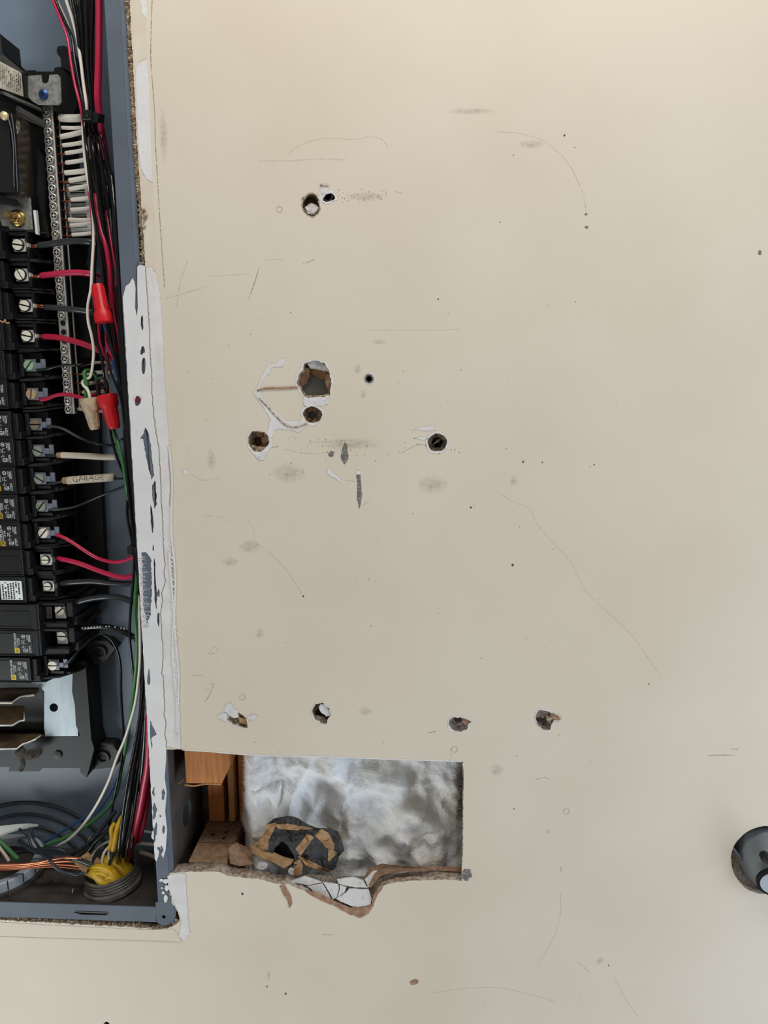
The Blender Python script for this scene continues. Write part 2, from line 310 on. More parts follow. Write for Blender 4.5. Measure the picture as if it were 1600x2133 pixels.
# ------------------------------------------------------------------ structure
XR, XI, XL, ZT, ZB, BD = -0.1945, -0.2105, -0.555, 2.02, 1.0165, 0.095
def wxz(L): return [(at(x, y).x, at(x, y).z) for x, y in L]
HOLES = {   # outlines of the holes bored, broken or cut through the board, in pixels
 'a': blob(648, 426, 19, 23, 0.07, 30, 1), 'b': blob(685, 411, 12, 10, 0.1, 20, 2),
 'c': jag([(634, 756), (655, 750), (674, 754), (686, 772), (691, 795), (688, 822), (672, 830), (634, 829), (622, 806), (617, 800), (622, 778), (630, 770)], 1.6, 4, True, 3),
 'd': blob(651, 864, 20, 18, 0.06, 30, 4), 'e': blob(538, 919, 22, 23, 0.08, 34, 5), 'f': blob(911, 922, 20, 20, 0.05, 34, 6), 'g': blob(769, 789, 10, 11, 0.07, 22, 7),
 'h': jag([(487, 1480), (497, 1484), (511, 1492), (515, 1497), (517, 1516), (509, 1517), (486, 1510), (473, 1499), (477, 1490)], 1.0, 4, True, 8),
 'i': jag([(657, 1466), (672, 1464), (686, 1476), (689, 1490), (683, 1500), (680, 1510), (668, 1506), (654, 1498), (649, 1484)], 1.0, 4, True, 9),
 'j': jag([(935, 1502), (941, 1494), (958, 1494), (970, 1497), (983, 1502), (976, 1511), (973, 1520), (958, 1526), (942, 1522), (935, 1512)], 1.0, 4, True, 10),
 'k': jag([(1124, 1478), (1142, 1481), (1153, 1487), (1163, 1490), (1166, 1495), (1157, 1500), (1149, 1510), (1147, 1521), (1133, 1522), (1120, 1512), (1115, 1498), (1117, 1487)], 1.2, 4, True, 11),
 'l': blob(1596, 1792, 73, 71, 0.012, 60, 12), 'm': blob(222, 2142, 9, 13, 0.08, 20, 13)}
CRACK = [(270, 0), (273, 60), (277, 130), (281, 200), (285, 290), (291, 370), (295, 440), (299, 490), (302, 545), (306, 600), (309, 650), (312, 690), (313, 740), (316, 780), (317, 820), (320, 860), (325, 900), (331, 935), (333, 970), (335, 1000), (336, 1045), (339, 1080), (340, 1120), (342, 1160), (344, 1175), (341, 1195), (345, 1212), (337, 1236), (339, 1252), (334, 1280), (336, 1290), (337, 1320), (339, 1345), (340, 1370), (337, 1403), (340, 1410), (341, 1435), (343, 1460), (342, 1490), (346, 1505), (343, 1528), (347, 1545), (347, 1560)]
CUT_TOP = jag([(347, 1561), (376, 1561), (420, 1564), (455, 1567), (500, 1571), (560, 1574), (640, 1575), (700, 1577), (760, 1580), (850, 1582), (963, 1585)], 0.7, 5, False, 21)
CUT_R = jag([(964, 1588), (966, 1620), (965, 1700), (964, 1780), (962, 1834)], 1.0, 4, False, 22)
CUT_BOT = jag([(959, 1835), (928, 1832), (856, 1835), (825, 1838), (797, 1844), (790, 1853), (779, 1868), (775, 1876), (778, 1886), (766, 1901), (751, 1909), (728, 1901), (697, 1883), (659, 1868), (636, 1856), (600, 1842), (573, 1840), (538, 1831), (478, 1825), (457, 1816), (399, 1815), (353, 1819)], 0.8, 5, False, 23)
CORNER = jag([(349, 1835), (348, 1850), (356, 1868), (357, 1880), (366, 1893), (374, 1908), (373, 1918), (362, 1930), (340, 1935), (325, 1937), (290, 1933), (250, 1930), (200, 1928), (150, 1925), (100, 1922), (50, 1920), (0, 1916)], 1.5, 4, False, 24)
opening = wxz(jag(CRACK, 0.8, 4, False, 20)+CUT_TOP+CUT_R+CUT_BOT+CORNER)+[(-0.42, 1.0065), (XL-0.004, 1.006), (XL-0.004, ZT+0.004), (XR+0.004, ZT+0.004)]
WX0, WX1, WH = -1.25, 1.45, 2.6
wall = link('wall_back', fill('wall_back', [[(WX0, 0.0), (WX1, 0.0), (WX1, WH), (WX0, WH)], opening]+[wxz(h) for h in HOLES.values()], 0.0127), M['wall'])
tag(wall, kind='structure')
fl = link('floor', boxes('floor', [(WX0, WX1, -1.9, 0.2, -0.1, 0.0)], M['concrete'], None, 0), M['concrete']); tag(fl, kind='structure')
rear = wbox('wall_rear', WX0, WX1, 0.104, 0.116, 0.0, WH, M['sheath']); tag(rear, kind='structure')
def wpart(name, px, d, t, m, holes=()): return plate(name, px, d, t, M[m], wall, holes)
# patches of primer, bare board and joint compound round the panel
wpart('primer_patch', jag([(292, 0), (304, 0), (306, 22), (304, 40), (297, 28)], 0.4, 6, True, 31), -0.0003, 0.0003, 'white_paint')
wpart('bare_board_patch', jag([(272, 2), (292, 0), (297, 28), (304, 42), (305, 120), (290, 128), (284, 150), (281, 140), (278, 100), (275, 50)], 0.4, 7, True, 32), -0.0002, 0.0002, 'tan_patch')
wpart('primer_patch', jag([(283, 142), (292, 129), (305, 126), (310, 180), (313, 260), (316, 330), (318, 380), (305, 372), (294, 352), (290, 320), (287, 270), (284, 200)], 0.4, 7, True, 33), -0.0003, 0.0003, 'white_paint')
wpart('bare_board_patch', jag([(293, 356), (306, 374), (318, 384), (322, 460), (324, 540), (323, 566), (311, 560), (304, 540), (301, 490), (297, 430)], 0.4, 7, True, 34), -0.0002, 0.0002, 'tan_patch')
CR = jag(CRACK, 0.8, 4, False, 20)
crR = [(x+1.5, y) for x, y in CR if 556 < y < 1559]
wpart('joint_compound', crR+jag([(375, 1559), (373, 1450), (367, 1340), (362, 1250), (357, 1190), (356, 1130), (353, 1050), (354, 1010), (351, 960), (350, 900), (343, 800), (339, 700), (334, 630), (326, 575), (314, 557)], 1.2, 8, False, 35), -0.0007, 0.0007, 'white_dull')
for i, (xa, xb) in enumerate(((346, 350), (352, 357))):        # the ridges left by the knife
    tube('compound_ridge', [(xa+(y-900)*0.034+2.5*math.sin(y*0.031+i*2), y, -0.0006) for y in range(930 if i else 1150, 1555, 9)], 2.0, M['white_dull'], wall)
R_ = random.Random(5)
for y in range(1120, 1550, 6):
    tube('compound_lump', [(346+(y-1100)*0.04+R_.uniform(2, 9), y+R_.uniform(-3, 3), -0.0004), (352+(y-1100)*0.04+R_.uniform(2, 8), y+R_.uniform(-4, 4), -0.0005)], R_.uniform(1.2, 2.6), M['white_dull'], wall, n=6)
wpart('joint_compound', jag([(349, 1824), (360, 1819), (386, 1820), (389, 1870), (392, 1920), (395, 1945), (384, 1960), (373, 1950), (378, 1930), (376, 1905), (366, 1888), (360, 1876), (358, 1864), (350, 1850)], 1.0, 5, True, 36), -0.0006, 0.0006, 'white_dull')
wpart('bare_board_patch', jag([(0, 1921), (100, 1927), (200, 1932), (300, 1937), (362, 1936), (374, 1952), (378, 1961), (200, 1956), (0, 1950)], 0.4, 8, True, 37), -0.00025, 0.00025, 'wall')
tube('paint_step', [(0, 1951, 0), (100, 1954, 0), (200, 1957, 0), (300, 1960, 0), (378, 1963, 0)], 0.9, M['tan_patch'], wall)
crumble('gypsum_edge', [(264, -20), (268, 30), (272, 100), (276, 180), (280, 250), (285, 320), (290, 390), (297, 460), (299, 520), (302, 560), (305, 610), (307, 650), (310, 690)], 11, M['brown_gyp'], wall, 0.0035, 41, 2.6, 3.0)
crumble('gypsum_edge', [(303, 600), (306, 660), (309, 720), (312, 780), (315, 830), (320, 880)], 5, M['brown_gyp'], wall, 0.004, 42, 2.6, 2)
crumble('gypsum_edge', [(327, 905), (333, 935), (334, 965), (334, 985)], 9, M['paper'], wall, 0.004, 43, 2.6, 2)
crumble('gypsum_edge', [(-30, 1908), (40, 1912), (100, 1916), (160, 1919), (220, 1923), (280, 1926), (330, 1932), (362, 1927), (372, 1912)], 14, M['brown_gyp'], wall, 0.004, 44, 2.8, 3)
for i in range(2): crumble('gypsum_crumb', [((298, 436), (304, 448), (301, 460))[k] for k in range(3)] if i == 0 else [(297, 468), (303, 475)], 8, M['brown_gyp'], wall, 0.0, 45+i, 2, 2)
# torn edges of the cut-out
crumble('gypsum_edge', [(965, 1590), (968, 1630), (968, 1690), (966, 1750), (965, 1800), (963, 1833)], 5, M['brown_gyp'], wall, 0.002, 51, 2.5, 1.5)
tube('torn_paper', [(380, 1562, 0), (430, 1565, 0), (500, 1571, 0), (600, 1575, 0), (700, 1577, 0), (800, 1581, 0), (900, 1584, 0), (962, 1586, 0)], 1.4, M['white_paint'], wall)
wpart('torn_paper', jag([(636, 1857), (655, 1858), (690, 1874), (725, 1890), (750, 1892), (772, 1886), (776, 1877), (780, 1862), (792, 1850), (800, 1844), (796, 1852), (784, 1868), (779, 1884), (768, 1903), (750, 1912), (726, 1904), (696, 1887), (658, 1871)], 1, 5, True, 52), -0.0004, 0.0008, 'paper')
wpart('torn_paper', jag([(583, 1845), (592, 1843), (598, 1854), (606, 1868), (608, 1884), (603, 1892), (599, 1876), (590, 1862)], 0.5, 4, True, 53), -0.0006, 0.0004, 'paper')
wpart('scuff_mark', blob(972, 1822, 12, 11, 0.2, 24, 54), -0.0002, 0.0001, 'scuff')
# broken gypsum face below the torn paper: a sloping cracked slab, each flake its own piece
FLK = [[(640, 1846), (672, 1840), (684, 1862), (690, 1874), (660, 1862)], [(673, 1838), (704, 1842), (706, 1852), (702, 1868), (693, 1874), (686, 1858)], [(707, 1844), (722, 1848), (718, 1858), (704, 1869), (708, 1852)],
       [(702, 1832), (735, 1827), (756, 1834), (766, 1850), (740, 1848), (724, 1846), (706, 1841)], [(720, 1860), (728, 1851), (768, 1853), (774, 1872), (772, 1886), (742, 1891), (714, 1880), (700, 1872)], [(760, 1832), (776, 1816), (785, 1814), (782, 1830), (772, 1846), (767, 1848)],
       [(604, 1836), (634, 1826), (662, 1834), (670, 1838), (640, 1844)]]
for i, L in enumerate(FLK):
    P = [at(x, y, 0.0005+max(0, (1878-y))*0.00011) for x, y in jag(L, 0.6, 5, True, 60+i)]
    facet('gypsum_flake', P, M['gyp'], wall, 0.002)
facet('gypsum_core', [at(x, y, 0.0030+max(0, (1880-y))*0.00011) for x, y in ((596, 1838), (640, 1822), (700, 1826), (765, 1826), (800, 1830), (796, 1848), (778, 1872), (774, 1892), (750, 1906), (690, 1882), (640, 1862))], M['gyp_grey'], wall, 0.002)
facet('torn_paper', [(758, 1830, 0.011), (770, 1806, 0.014), (795, 1799, 0.012), (830, 1803, 0.011), (880, 1808, 0.010), (905, 1812, 0.011), (880, 1815, 0.004), (820, 1816, 0.003), (790, 1826, 0.002), (772, 1850, 0.001)], M['board'], wall)
facet('torn_paper', [(880, 1806, 0.012), (930, 1806, 0.012), (962, 1806, 0.012), (962, 1816, 0.010), (920, 1814, 0.010)], M['paper'], wall)
# holes: rings of torn paint, linings, chunks
def ring(px, grow, seed, m='white_dull', d=-0.0003, amp=2.0, bias=(0, 0)):
    cx = sum(p[0] for p in px)/len(px); cy = sum(p[1] for p in px)/len(px); R = random.Random(seed); k = 0; out = []
    for x, y in px:
        l = math.hypot(x-cx, y-cy); k = 0.6*k+R.uniform(-amp, amp); g = max(0.5, grow*0.75+k); out.append((x+(x-cx)/l*g+bias[0], y+(y-cy)/l*g+bias[1]))
    inner = [(x+(cx-x)*0.02, y+(cy-y)*0.02) for x, y in px]
    return wpart('torn_paint_ring', out, d, 0.0003, m, [inner])
ring(HOLES['a'], 2.0, 1, 'brown_gyp'); ring(HOLES['b'], 3.5, 2); ring(HOLES['c'], 3.5, 3, amp=2); ring(HOLES['d'], 5, 4, amp=2)
ring(HOLES['e'], 4.5, 5, amp=2, bias=(1, 2)); ring(HOLES['f'], 4, 6, amp=2); ring(HOLES['g'], 3, 7); ring(HOLES['h'], 2.5, 8, amp=1.5); ring(HOLES['i'], 2, 9); ring(HOLES['j'], 2.5, 10); ring(HOLES['k'], 2.5, 11)
def lining(px, depth, m, seed, amp=0.0012, open_=None, shrink=0.92):  # rough bowl of broken core behind a hole
    R = random.Random(seed); cx = sum(p[0] for p in px)/len(px); cy = sum(p[1] for p in px)/len(px); k = len(px); vs_, fs = [], []
    rings = [(1.12, 0.002), (1.04, 0.35), (0.85, 0.8), (0.6, 1.0), (0.3, 1.0)]
    if open_: rings = rings[:3]+[(open_, 1.0)]
    for s, dd in rings:
        for x, y in px: vs_.append(at(cx+(x-cx)*s, cy+(y-cy)*s, 0.0004+depth*dd+R.uniform(-amp, amp)*min(1, dd*2)))
    for i in range(len(rings)-1):
        for j in range(k): fs.append((i*k+j, i*k+(j+1) % k, (i+1)*k+(j+1) % k, (i+1)*k+j))
    if not open_: fs.append(tuple((len(rings)-1)*k+j for j in range(k)))
    o = mesh('hole_lining', vs_, fs, M[m], wall); fix(o.data); return o
lining(HOLES['a'], 0.009, 'brown_gyp', 1, open_=0.66); lining(HOLES['b'], 0.008, 'gyp_grey', 2, open_=0.6); lining(HOLES['d'], 0.009, 'brown_gyp', 4, open_=0.45)
lining(HOLES['e'], 0.009, 'brown_gyp', 5, open_=0.42); lining(HOLES['f'], 0.007, 'gyp_grey', 6, open_=0.55); lining(HOLES['g'], 0.004, 'gyp', 7, open_=0.55)
lining(HOLES['c'], 0.010, 'brown_gyp', 3, open_=0.86); lining(HOLES['h'], 0.003, 'brown_gyp', 8); lining(HOLES['i'], 0.008, 'gyp_grey', 9, open_=0.55); lining(HOLES['j'], 0.0022, 'gyp_grey', 10, 0.0006); lining(HOLES['k'], 0.0026, 'gyp_grey', 11, 0.0007)
def chunk(px, d, m, seed, t=0.003, slope=0.0):
    c = sum(p[1] for p in px)/len(px); R = random.Random(seed)
    return facet('gypsum_flake' if m == 'gyp' else 'torn_paper', [at(x, y, d+(y-c)*slope+R.uniform(-0.0003, 0.0003)) for x, y in px], M[m], wall, t)
chunk(jag([(640, 437), (648, 431), (655, 428), (664, 434), (660, 443), (650, 447), (642, 446)], 1.0, 4, True, 3), 0.003, 'gyp', 1); chunk([(649, 440), (656, 432), (664, 432), (659, 440), (652, 446)], 0.0015, 'gyp', 2)
chunk(jag([(667, 386), (685, 387), (686, 395), (690, 400), (680, 404), (668, 404), (662, 408), (668, 398)], 0.8, 4, True, 4), -0.0003, 'gyp', 3, 0.0004); chunk([(664, 408), (672, 411), (671, 424), (663, 423)], -0.0002, 'gyp', 5, 0.0004)
tube('torn_paper', [(667, 386, -0.0003), (676, 387, -0.0004), (685, 387, -0.0003)], 1.6, M['brown_gyp'], wall)
chunk(jag([(628, 764), (642, 768), (645, 785), (640, 798), (630, 806), (621, 804), (619, 796), (626, 780)], 1, 4, True, 5), 0.009, 'paper', 6, 0.001, 0.0001); chunk(jag([(644, 762), (670, 764), (686, 774), (688, 788), (672, 790), (655, 784), (645, 776)], 1, 4, True, 6), 0.011, 'kraft', 7, 0.001)
chunk(jag([(640, 752), (660, 750), (672, 756), (682, 766), (664, 763), (646, 760)], 1, 4, True, 7), 0.005, 'gyp', 8); chunk(jag([(680, 780), (690, 776), (691, 800), (686, 818), (678, 802)], 1, 4, True, 8), 0.006, 'paper', 9)
chunk(jag([(634, 829), (660, 827), (688, 826), (684, 840), (668, 846), (652, 843), (636, 846), (629, 838)], 0.8, 4, True, 9), -0.0004, 'gyp', 10, 0.0006); tube('torn_paper', [(630, 827, 0.001), (650, 826, 0.002), (672, 825, 0.001), (688, 825, 0.001)], 1.5, M['brown_gyp'], wall)
chunk(jag([(545, 912), (556, 908), (561, 918), (552, 926), (545, 922)], 0.7, 3, True, 10), 0.006, 'paper', 11); chunk(jag([(522, 926), (540, 930), (556, 932), (548, 942), (532, 942)], 0.7, 3, True, 11), 0.004, 'brown_gyp', 12)
chunk(jag([(534, 939), (541, 945), (552, 941), (556, 946), (550, 958), (540, 958), (533, 952)], 0.6, 4, True, 13), -0.0004, 'gyp', 14, 0.0004)
chunk(jag([(474, 1466), (480, 1464), (488, 1478), (494, 1482), (497, 1494), (488, 1496), (478, 1490), (470, 1484), (464, 1482)], 0.7, 4, True, 14), -0.0006, 'gyp', 15, 0.0006); chunk(jag([(452, 1494), (466, 1484), (474, 1488), (472, 1504), (462, 1500)], 0.6, 4, True, 15), -0.0004, 'gyp', 16, 0.0004)
chunk([(496, 1494), (515, 1498), (516, 1510), (500, 1506)], 0.0015, 'kraft', 17, 0.001); chunk(jag([(517, 1494), (528, 1488), (538, 1492), (530, 1498), (520, 1502)], 0.7, 4, True, 16), -0.0004, 'gyp', 18, 0.0004)
chunk(jag([(668, 1466), (678, 1468), (686, 1478), (687, 1490), (680, 1492), (668, 1484), (664, 1474)], 0.7, 4, True, 17), 0.001, 'gyp', 19, 0.004); chunk(jag([(656, 1494), (668, 1496), (680, 1500), (679, 1510), (668, 1506), (658, 1500)], 0.7, 4, True, 18), 0.002, 'gyp_grey', 20)
for px in (((944, 1495), (958, 1495), (962, 1503), (950, 1506)), ((1117, 1496), (1138, 1499), (1139, 1506), (1122, 1505))): facet('dark_pit_patch', [at(x, y, 0.0016) for x, y in jag(list(px), 0.5, 4, True, 2)], M['black_dusty'], wall, 0.0004)  # flat black patches; the dark of deeper pits put into the colour
chunk(jag([(964, 1496), (974, 1496), (984, 1502), (974, 1510), (962, 1504)], 0.7, 3, True, 19), 0.001, 'paper', 21, 0.001); chunk(jag([(1146, 1486), (1160, 1490), (1168, 1497), (1162, 1499), (1150, 1494)], 0.6, 3, True, 20), -0.001, 'paper', 22, 0.001); chunk(jag([(1140, 1490), (1154, 1496), (1146, 1508), (1138, 1500)], 0.8, 3, True, 21), 0.001, 'brown_gyp', 23)
# the crack ring of torn paint west of the big hole
wpart('torn_paint_ring', jag([(585, 748), (595, 744), (592, 762), (580, 764), (570, 764), (556, 782), (545, 800), (541, 812), (546, 826), (560, 845), (580, 862), (600, 878), (626, 876), (632, 866), (640, 882), (630, 895), (622, 902), (610, 896), (580, 892), (572, 896), (566, 912), (556, 906), (564, 876), (552, 852), (536, 832), (528, 818), (538, 802), (550, 775), (560, 758), (572, 757)], 1.2, 5, True, 71), -0.00035, 0.0003, 'white_dull')
tube('torn_paper', [(536, 814, -0.0003), (550, 810, -0.0004), (580, 809, -0.0004), (600, 808, -0.0004), (620, 807, -0.0003)], 1.7, M['paper'], wall)
tube('torn_paper', [(540, 830, -0.0005), (556, 846, -0.0006), (580, 872, -0.0006), (600, 888, -0.0006), (622, 889, -0.0006), (640, 882, -0.0005)], 1.2, M['brown_gyp'], wall)
for L in ([(864, 895), (882, 888), (902, 888), (908, 896), (890, 897)], [(866, 912), (884, 909), (892, 914), (880, 917)]): wpart('torn_paint_ring', jag(L, 0.5, 4, True, 72), -0.0003, 0.0002, 'white_dull')
# ------------------------------------------------------------------ pencil lines, scuffs and scrapes on the paint
def line(pts, w, m='pencil', name='pencil_line', taper=False): ribbon(name, pts, w*0.7, M[m], wall, taper=taper)
line([(317, 0), (315, 60), (314, 120), (317, 165), (322, 230), (324, 300), (328, 370), (332, 440), (336, 500), (340, 560), (343, 600)], 2.4)
for p, w in (([(600, 320), (620, 306), (645, 294), (680, 288), (740, 290), (775, 285), (798, 292), (808, 306)], 2.0), ([(538, 336), (570, 335), (600, 335), (660, 331), (720, 333)], 2.6), ([(345, 622), (380, 612), (428, 597)], 2.4), ([(436, 576), (480, 573), (520, 571)], 2), ([(550, 543), (566, 540), (592, 542)], 1.8),
             ([(1035, 275), (1070, 276), (1100, 282), (1130, 292), (1160, 314), (1185, 342), (1205, 380), (1216, 410), (1221, 440)], 2.2), ([(1045, 1030), (1070, 1046), (1104, 1060), (1115, 1085), (1150, 1128), (1195, 1178), (1214, 1222), (1260, 1270), (1310, 1316), (1350, 1370), (1378, 1412)], 1.8),
             ([(1167, 1858), (1168, 1900), (1160, 1935), (1148, 1965), (1120, 2010)], 2.2), ([(900, 2068), (960, 2060), (1040, 2058), (1100, 2070), (1160, 2088)], 1.8), ([(1280, 2035), (1300, 2075), (1330, 2120)], 2), ([(395, 985), (420, 1000), (455, 996)], 1.8), ([(420, 1075), (455, 1076), (478, 1086)], 1.6),
             ([(518, 1080), (530, 1115), (531, 1140)], 1.6), ([(531, 1130), (560, 1150), (590, 1180), (612, 1210), (632, 1242)], 2.2), ([(640, 922), (700, 919), (740, 916)], 2), ([(770, 687), (870, 688), (958, 686)], 1.5), ([(590, 935), (640, 945), (700, 940)], 2), ([(390, 545), (375, 590), (368, 640)], 2)):
    line(p, w, 'pencil_faint')
for p, w in (([(540, 557), (536, 570), (530, 590), (518, 622)], 2.0), ([(630, 550), (644, 545), (655, 539)], 1.8), ([(804, 395), (805, 410)], 1.6), ([(820, 398), (838, 402)], 1.2), ([(447, 1347), (455, 1356), (434, 1362), (447, 1347)], 1.0), ([(436, 1424), (444, 1424), (440, 1438), (432, 1455), (426, 1462)], 2.2), ([(425, 1433), (436, 1437)], 1),
             ([(1475, 1574), (1500, 1573), (1533, 1573)], 2.2), ([(1522, 1560), (1538, 1561)], 1.6), ([(1168, 1805), (1170, 1818)], 2.0), ([(836, 944), (850, 936), (866, 928), (886, 926)], 1.6), ([(565, 932), (580, 930)], 2.0), ([(600, 918), (608, 906), (616, 915)], 0.8), ([(720, 1000), (740, 1003)], 1.0), ([(1116, 1624), (1138, 1620), (1147, 1625)], 1.2),
             ([(400, 1407), (424, 1407)], 1.0), ([(755, 1053), (770, 1043)], 1.2), ([(672, 1946), (692, 1948)], 1.6), ([(706, 930), (712, 915)], 1.4), ([(939, 1560), (940, 1580)], 1.2), ([(890, 1527), (908, 1524)], 1.8)):
    line(p, w)
for cx, cy, rx, ry, m in ((718, 946, 8, 20, 'scuff'), (690, 946, 6, 6, 'scuff'), (789, 712, 17, 6, 'scuff_faint'), (745, 770, 10, 12, 'scuff_faint'), (757, 822, 8, 10, 'scuff_faint'), (632, 982, 4, 6, 'scuff_faint'), (520, 1140, 26, 14, 'scuff_faint'), (480, 1170, 20, 10, 'scuff_faint'), (1250, 2000, 10, 9, 'scuff_faint'), (600, 985, 40, 22, 'scuff_faint'), (900, 1010, 40, 18, 'scuff_faint'), (760, 410, 50, 9, 'scuff_faint'), (1110, 300, 30, 10, 'scuff_faint'), (1583, 526, 4, 5, 'scuff'), (1221, 446, 3, 2.5, 'scuff'), (1222, 473, 4, 3, 'scuff'), (1070, 1000, 9, 12, 'scuff_faint'), (760, 1482, 18, 9, 'scuff_faint'), (540, 1320, 10, 12, 'scuff_faint'), (440, 960, 10, 26, 'scuff_faint'), (735, 925, 70, 14, 'scuff_faint'), (1034, 1604, 14, 16, 'scuff_faint'), (1141, 1732, 6, 5, 'scuff_faint'), (560, 2030, 4, 12, 'scuff_faint'), (340, 285, 9, 60, 'scuff_faint'), (980, 232, 60, 8, 'scuff_faint')):
    wpart('scuff_mark', blob(cx, cy, rx, ry, 0.15, 22, int(cx)), -0.00014, 0.00004, m)
wpart('grey_smear', jag([(742, 989), (751, 989), (754, 1030), (752, 1050), (748, 1060), (744, 1040), (744, 1010)], 0.5, 5, True, 81), -0.0002, 0.0001, 'scuff'); wpart('white_scrape', [(742, 980), (751, 981), (751, 988), (742, 988)], -0.0003, 0.0001, 'white_paint')
wpart('white_scrape', jag([(682, 974), (688, 976), (694, 986), (704, 992), (713, 1002), (710, 1005), (698, 996), (690, 992), (682, 986)], 0.7, 4, True, 82), -0.0003, 0.0001, 'white_paint'); wpart('white_scrape', blob(387, 983, 5, 6, 0.1, 16, 83), -0.0003, 0.0001, 'white_paint'); wpart('white_scrape', [(393, 930), (396, 931), (394, 946), (391, 945)], -0.0003, 0.0001, 'white_paint')
for x, y in ((582, 436), (505, 1452), (947, 1561), (1180, 1690)):  # small filled screw dents
    P = [(x+6*math.cos(a/20*6.283), y+6*math.sin(a/20*6.283), -0.0001) for a in range(21)]; tube('filled_dent', P, 0.4, M['wall'], wall)
line([(1202, 2004), (1215, 2013), (1229, 2026)], 3.2, 'pencil_faint', 'scuff_mark'); line([(1202, 2056), (1214, 2085), (1228, 2120)], 4.0, 'scuff_faint', 'scuff_mark', True); line([(1000, 2080), (1010, 2095), (1018, 2115)], 3.5, 'scuff_faint', 'scuff_mark')
wpart('brown_chip', jag([(853, 2046), (864, 2039), (872, 2042), (870, 2049), (858, 2052)], 0.6, 4, True, 84), -0.0002, 0.0001, 'paper')
R_ = random.Random(9); SPK = [(1068, 1177, 2.6), (1176, 282, 2), (981, 1057, 2), (913, 623, 1.5), (632, 1242, 1.8), (1042, 463, 1), (1090, 962, 2), (1130, 963, 1.4), (1238, 968, 1.3), (1352, 1425, 1.3), (1268, 2011, 1.3), (505, 1862, 2.4), (595, 2070, 2), (1071, 1685, 1.2), (556, 2055, 1.5), (1198, 307, 1), (1070, 323, 1)]
SPK += [(R_.gauss(900, 60), R_.gauss(930, 14), R_.uniform(0.5, 1.0)) for _ in range(34)]+[(R_.uniform(380, 1250), R_.uniform(600, 1600), R_.uniform(0.4, 0.9)) for _ in range(70)]+[(R_.uniform(700, 800), R_.gauss(410, 6), R_.uniform(0.4, 0.8)) for _ in range(40)]+[(R_.gauss(700, 50), R_.gauss(940, 16), R_.uniform(0.4, 0.9)) for _ in range(34)]
vs_, fs = [], []
for x, y, r in SPK:
    k = len(vs_); vs_ += [at(x+r*math.cos(a*1.047), y+r*1.2*math.sin(a*1.047), -0.00016) for a in range(6)]; fs.append(tuple(range(k, k+6)))
tag(mesh('paint_specks', vs_, fs, M['speck'], wall), kind='stuff')
# ------------------------------------------------------------------ panel box
box = thing('panel_box', 'grey steel electrical panel box set into the wall, its front cover off', 'panel', (XI, 0, ZB))
wbox('back_plate', XL, XR, BD-0.0004, BD+0.0015, ZB-0.0015, ZT, M['back_steel'], box, 0); wbox('left_side', XL, XL+0.0015, 0.001, BD, ZB, ZT, M['grey_steel'], box)
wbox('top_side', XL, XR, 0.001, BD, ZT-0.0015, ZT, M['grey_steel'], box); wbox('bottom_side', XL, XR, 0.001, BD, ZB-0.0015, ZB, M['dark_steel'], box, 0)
kc = at(388, 1692).x*0+XR; kz = 0.0; hv = at(389, 1692, 0.046)
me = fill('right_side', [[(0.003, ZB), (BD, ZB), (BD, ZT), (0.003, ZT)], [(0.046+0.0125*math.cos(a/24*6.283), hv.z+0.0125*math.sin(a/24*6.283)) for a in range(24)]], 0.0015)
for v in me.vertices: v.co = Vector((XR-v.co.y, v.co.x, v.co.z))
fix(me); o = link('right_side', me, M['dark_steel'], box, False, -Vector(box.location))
wbox('right_flange', XI, XR-0.0035, 0, 0.0012, ZB+0.006, ZT, M['grey_steel'], box)
facet('flange_fold', [Vector((XR-0.0036, 0.0, ZT)), Vector((XR-0.0036, 0.0, 1.008)), Vector((XR, 0.0032, 1.008)), Vector((XR, 0.0032, ZT))], M['grey_steel'], box, 0.001)
sl = [(152, 1901), (160, 1897), (200, 1898), (225, 1899), (228, 1903), (220, 1907), (170, 1906)]
plate('bottom_flange', [(-340, 1873-8), (-20, 1878.5), (325, 1890), (325, 1921), (-20, 1909), (-340, 1902-8)], 0, 0.0012, M['grey_steel'], box, [sl])
wbox('top_flange', XL, XR, 0, 0.0012, ZT-0.016, ZT, M['grey_steel'], box); wbox('left_flange', XL, XL+0.016, 0, 0.0012, ZB, ZT, M['grey_steel'], box)
hole = lambda x, y, r: [(x+r*math.cos(a/14*6.283), y+r*math.sin(a/14*6.283)) for a in range(14)]
plate('corner_ear', [(324, 1880), (352, 1874), (360, 1886), (366, 1898), (365, 1910), (358, 1922), (345, 1928), (334, 1926), (326, 1921)], -0.0003, 0.0015, M['grey_steel'], box, [hole(341, 1910, 4.2)])
def arc(cx, cy, rx, ry, a0, a1, n, d): return [(cx+rx*math.cos(math.radians(a0+(a1-a0)*k/n)), cy-ry*math.sin(math.radians(a0+(a1-a0)*k/n)), d) for k in range(n+1)]
for r, w in ((146, 5.5), (122, 4.5), (98, 5)): tube('knockout_ring', arc(55, 1818, r*1.25, r, 22, 158, 30, BD-0.0005), w, M['greydark'], box)
